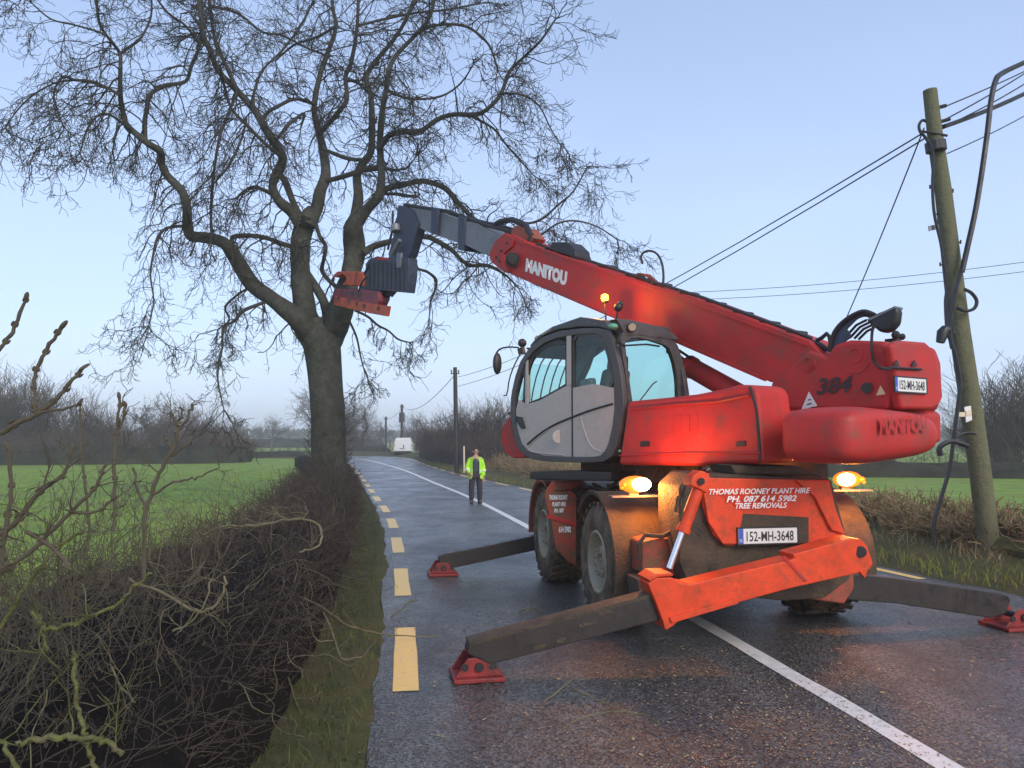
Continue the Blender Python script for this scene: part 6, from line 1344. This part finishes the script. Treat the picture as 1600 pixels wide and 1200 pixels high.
skin_obj('top', [(0, -.005, .88), (0, -.01, 1.10), (0, -.01, 1.30), (0, 0, 1.44), (0, 0, 1.50)], [(0, 1), (1, 2), (2, 3), (3, 4)], [(.155, .12), (.15, .12), (.155, .12), (.13, .10), (.06, .06)], SHIRT, per)
# jacket hangs open: two fronts, back and sleeves
def front(s):
    m = MB(); pts = [(.07 * s, -.10, 1.48), (.20 * s, -.03, 1.47), (.25 * s, .0, 1.25), (.24 * s, .0, .85), (.21 * s, -.12, .78), (.14 * s, -.16, .80), (.10 * s, -.155, 1.0), (.11 * s, -.15, 1.3)]
    m.prism([H_(*p) for p in pts], H_(0, .035, 0) - H_(0, 0, 0)); j = m.build('jacket_front', HIVIS, per, bevel=.02)
    m = MB(); m.prism([H_(.115 * s, -.165, 1.02), H_(.245 * s, -.02, 1.02), H_(.245 * s, -.02, 1.07), H_(.115 * s, -.165, 1.07)], H_(0, .01, 0) - H_(0, 0, 0)); m.build('reflective_band', REFL, j)
front(-1); front(1)
m = MB(); m.prism([H_(x, .10, z) for x, z in ((-.2, 1.47), (.2, 1.47), (.25, 1.2), (.24, .8), (-.24, .8), (-.25, 1.2))], H_(0, .05, 0) - H_(0, 0, 0)); m.build('jacket_back', HIVIS, per, bevel=.02)
skin_obj('sleeve', [(-.17, 0, 1.44), (-.285, .03, 1.15), (-.21, -.09, .97)], [(0, 1), (1, 2)], [.075, .07, .055], HIVIS, per); skin_obj('sleeve', [(.17, 0, 1.44), (.26, .03, 1.14), (.25, -.02, .87)], [(0, 1), (1, 2)], [.075, .07, .055], HIVIS, per)
m = MB(); m.tube([H_(-.26, .01, 1.09), H_(-.25, -.01, 1.05)], .085 * PS, 12); m.tube([H_(.262, .02, 1.08), H_(.26, .015, 1.03)], .082 * PS, 12); m.build('reflective_band', REFL, per)
m = MB(); m.sphere(H_(0, .01, 1.715), .098 * PS, sz=(0, 0, .98), n=14, m=10); hr = m.build('hair', HAIR, per, smooth=True)
m = MB(); m.sphere(H_(0, -.125, 1.655), .016, n=8, m=6)
for s in (-1, 1): m.sphere(H_(.085 * s, -.01, 1.66), .022, n=8, m=6)
m.build('nose_and_ears', SKIN, per, smooth=True)
m = MB()
for s in (-1, 1): m.sphere(H_(.032 * s, -.108, 1.68), .011, n=8, m=6)
m.build('eyes', INK, per, smooth=True)
for s, y0 in ((-1, 0), (1, .02)):
    m = MB(); m.prism([H_(.125 * s - .055, y0 + .09, .0), H_(.125 * s + .055, y0 + .09, .0), H_(.15 * s + .06, y0 - .16, 0), H_(.15 * s - .05, y0 - .19, 0)], Z * .085); m.tube([H_(.125 * s, y0 + .02, .05), H_(.13 * s, y0 + .01, .17)], .062, 10); m.build('boot', BOOT, per, bevel=.025)
for s, (hx, hy, hz) in ((-1, (-.155, -.13, .93)), (1, (.245, -.05, .80))):
    m = MB(); m.sphere(H_(hx, hy, hz), .04, sz=(0, 0, 1.3), n=8, m=6)
    for k in range(4): a = (k - 1.5) * .02; m.tube([H_(hx + a, hy - .01, hz - .03), H_(hx + a, hy - .02, hz - .075), H_(hx + a * .9, hy - .01, hz - .10 - .01 * (k in (1, 2)))], [.010, .010, .008], 6)
    m.tube([H_(hx - .03 * s, hy - .02, hz), H_(hx - .05 * s, hy - .035, hz - .045)], [.011, .009], 6); m.build('hand', SKIN, per, smooth=True)

# ================================================================== HAZE
hz = MB(); x0, x1, y0, y1, z0, z1 = -570, 570, -14, 612, -1.4, 17.5
hz.add([(x0, y0, z0), (x1, y0, z0), (x1, y1, z0), (x0, y1, z0), (x0, y0, z1), (x1, y0, z1), (x1, y1, z1), (x0, y1, z1)], [(0, 3, 2, 1), (4, 5, 6, 7), (0, 1, 5, 4), (1, 2, 6, 5), (2, 3, 7, 6), (3, 0, 4, 7)])
hm = bpy.data.materials.new('haze'); hm.use_nodes = True; hm.node_tree.nodes.clear(); ho = hm.node_tree.nodes.new('ShaderNodeOutputMaterial'); pv = hm.node_tree.nodes.new('ShaderNodeVolumePrincipled')
pv.inputs['Color'].default_value = (.93, .95, 1, 1); pv.inputs['Density'].default_value = .0016; hm.node_tree.links.new(pv.outputs[0], ho.inputs['Volume'])
ho_ = hz.build('haze', hm, kind='stuff'); tag(ho_, 'pale blue misty air over the fields', 'haze', kind='stuff')
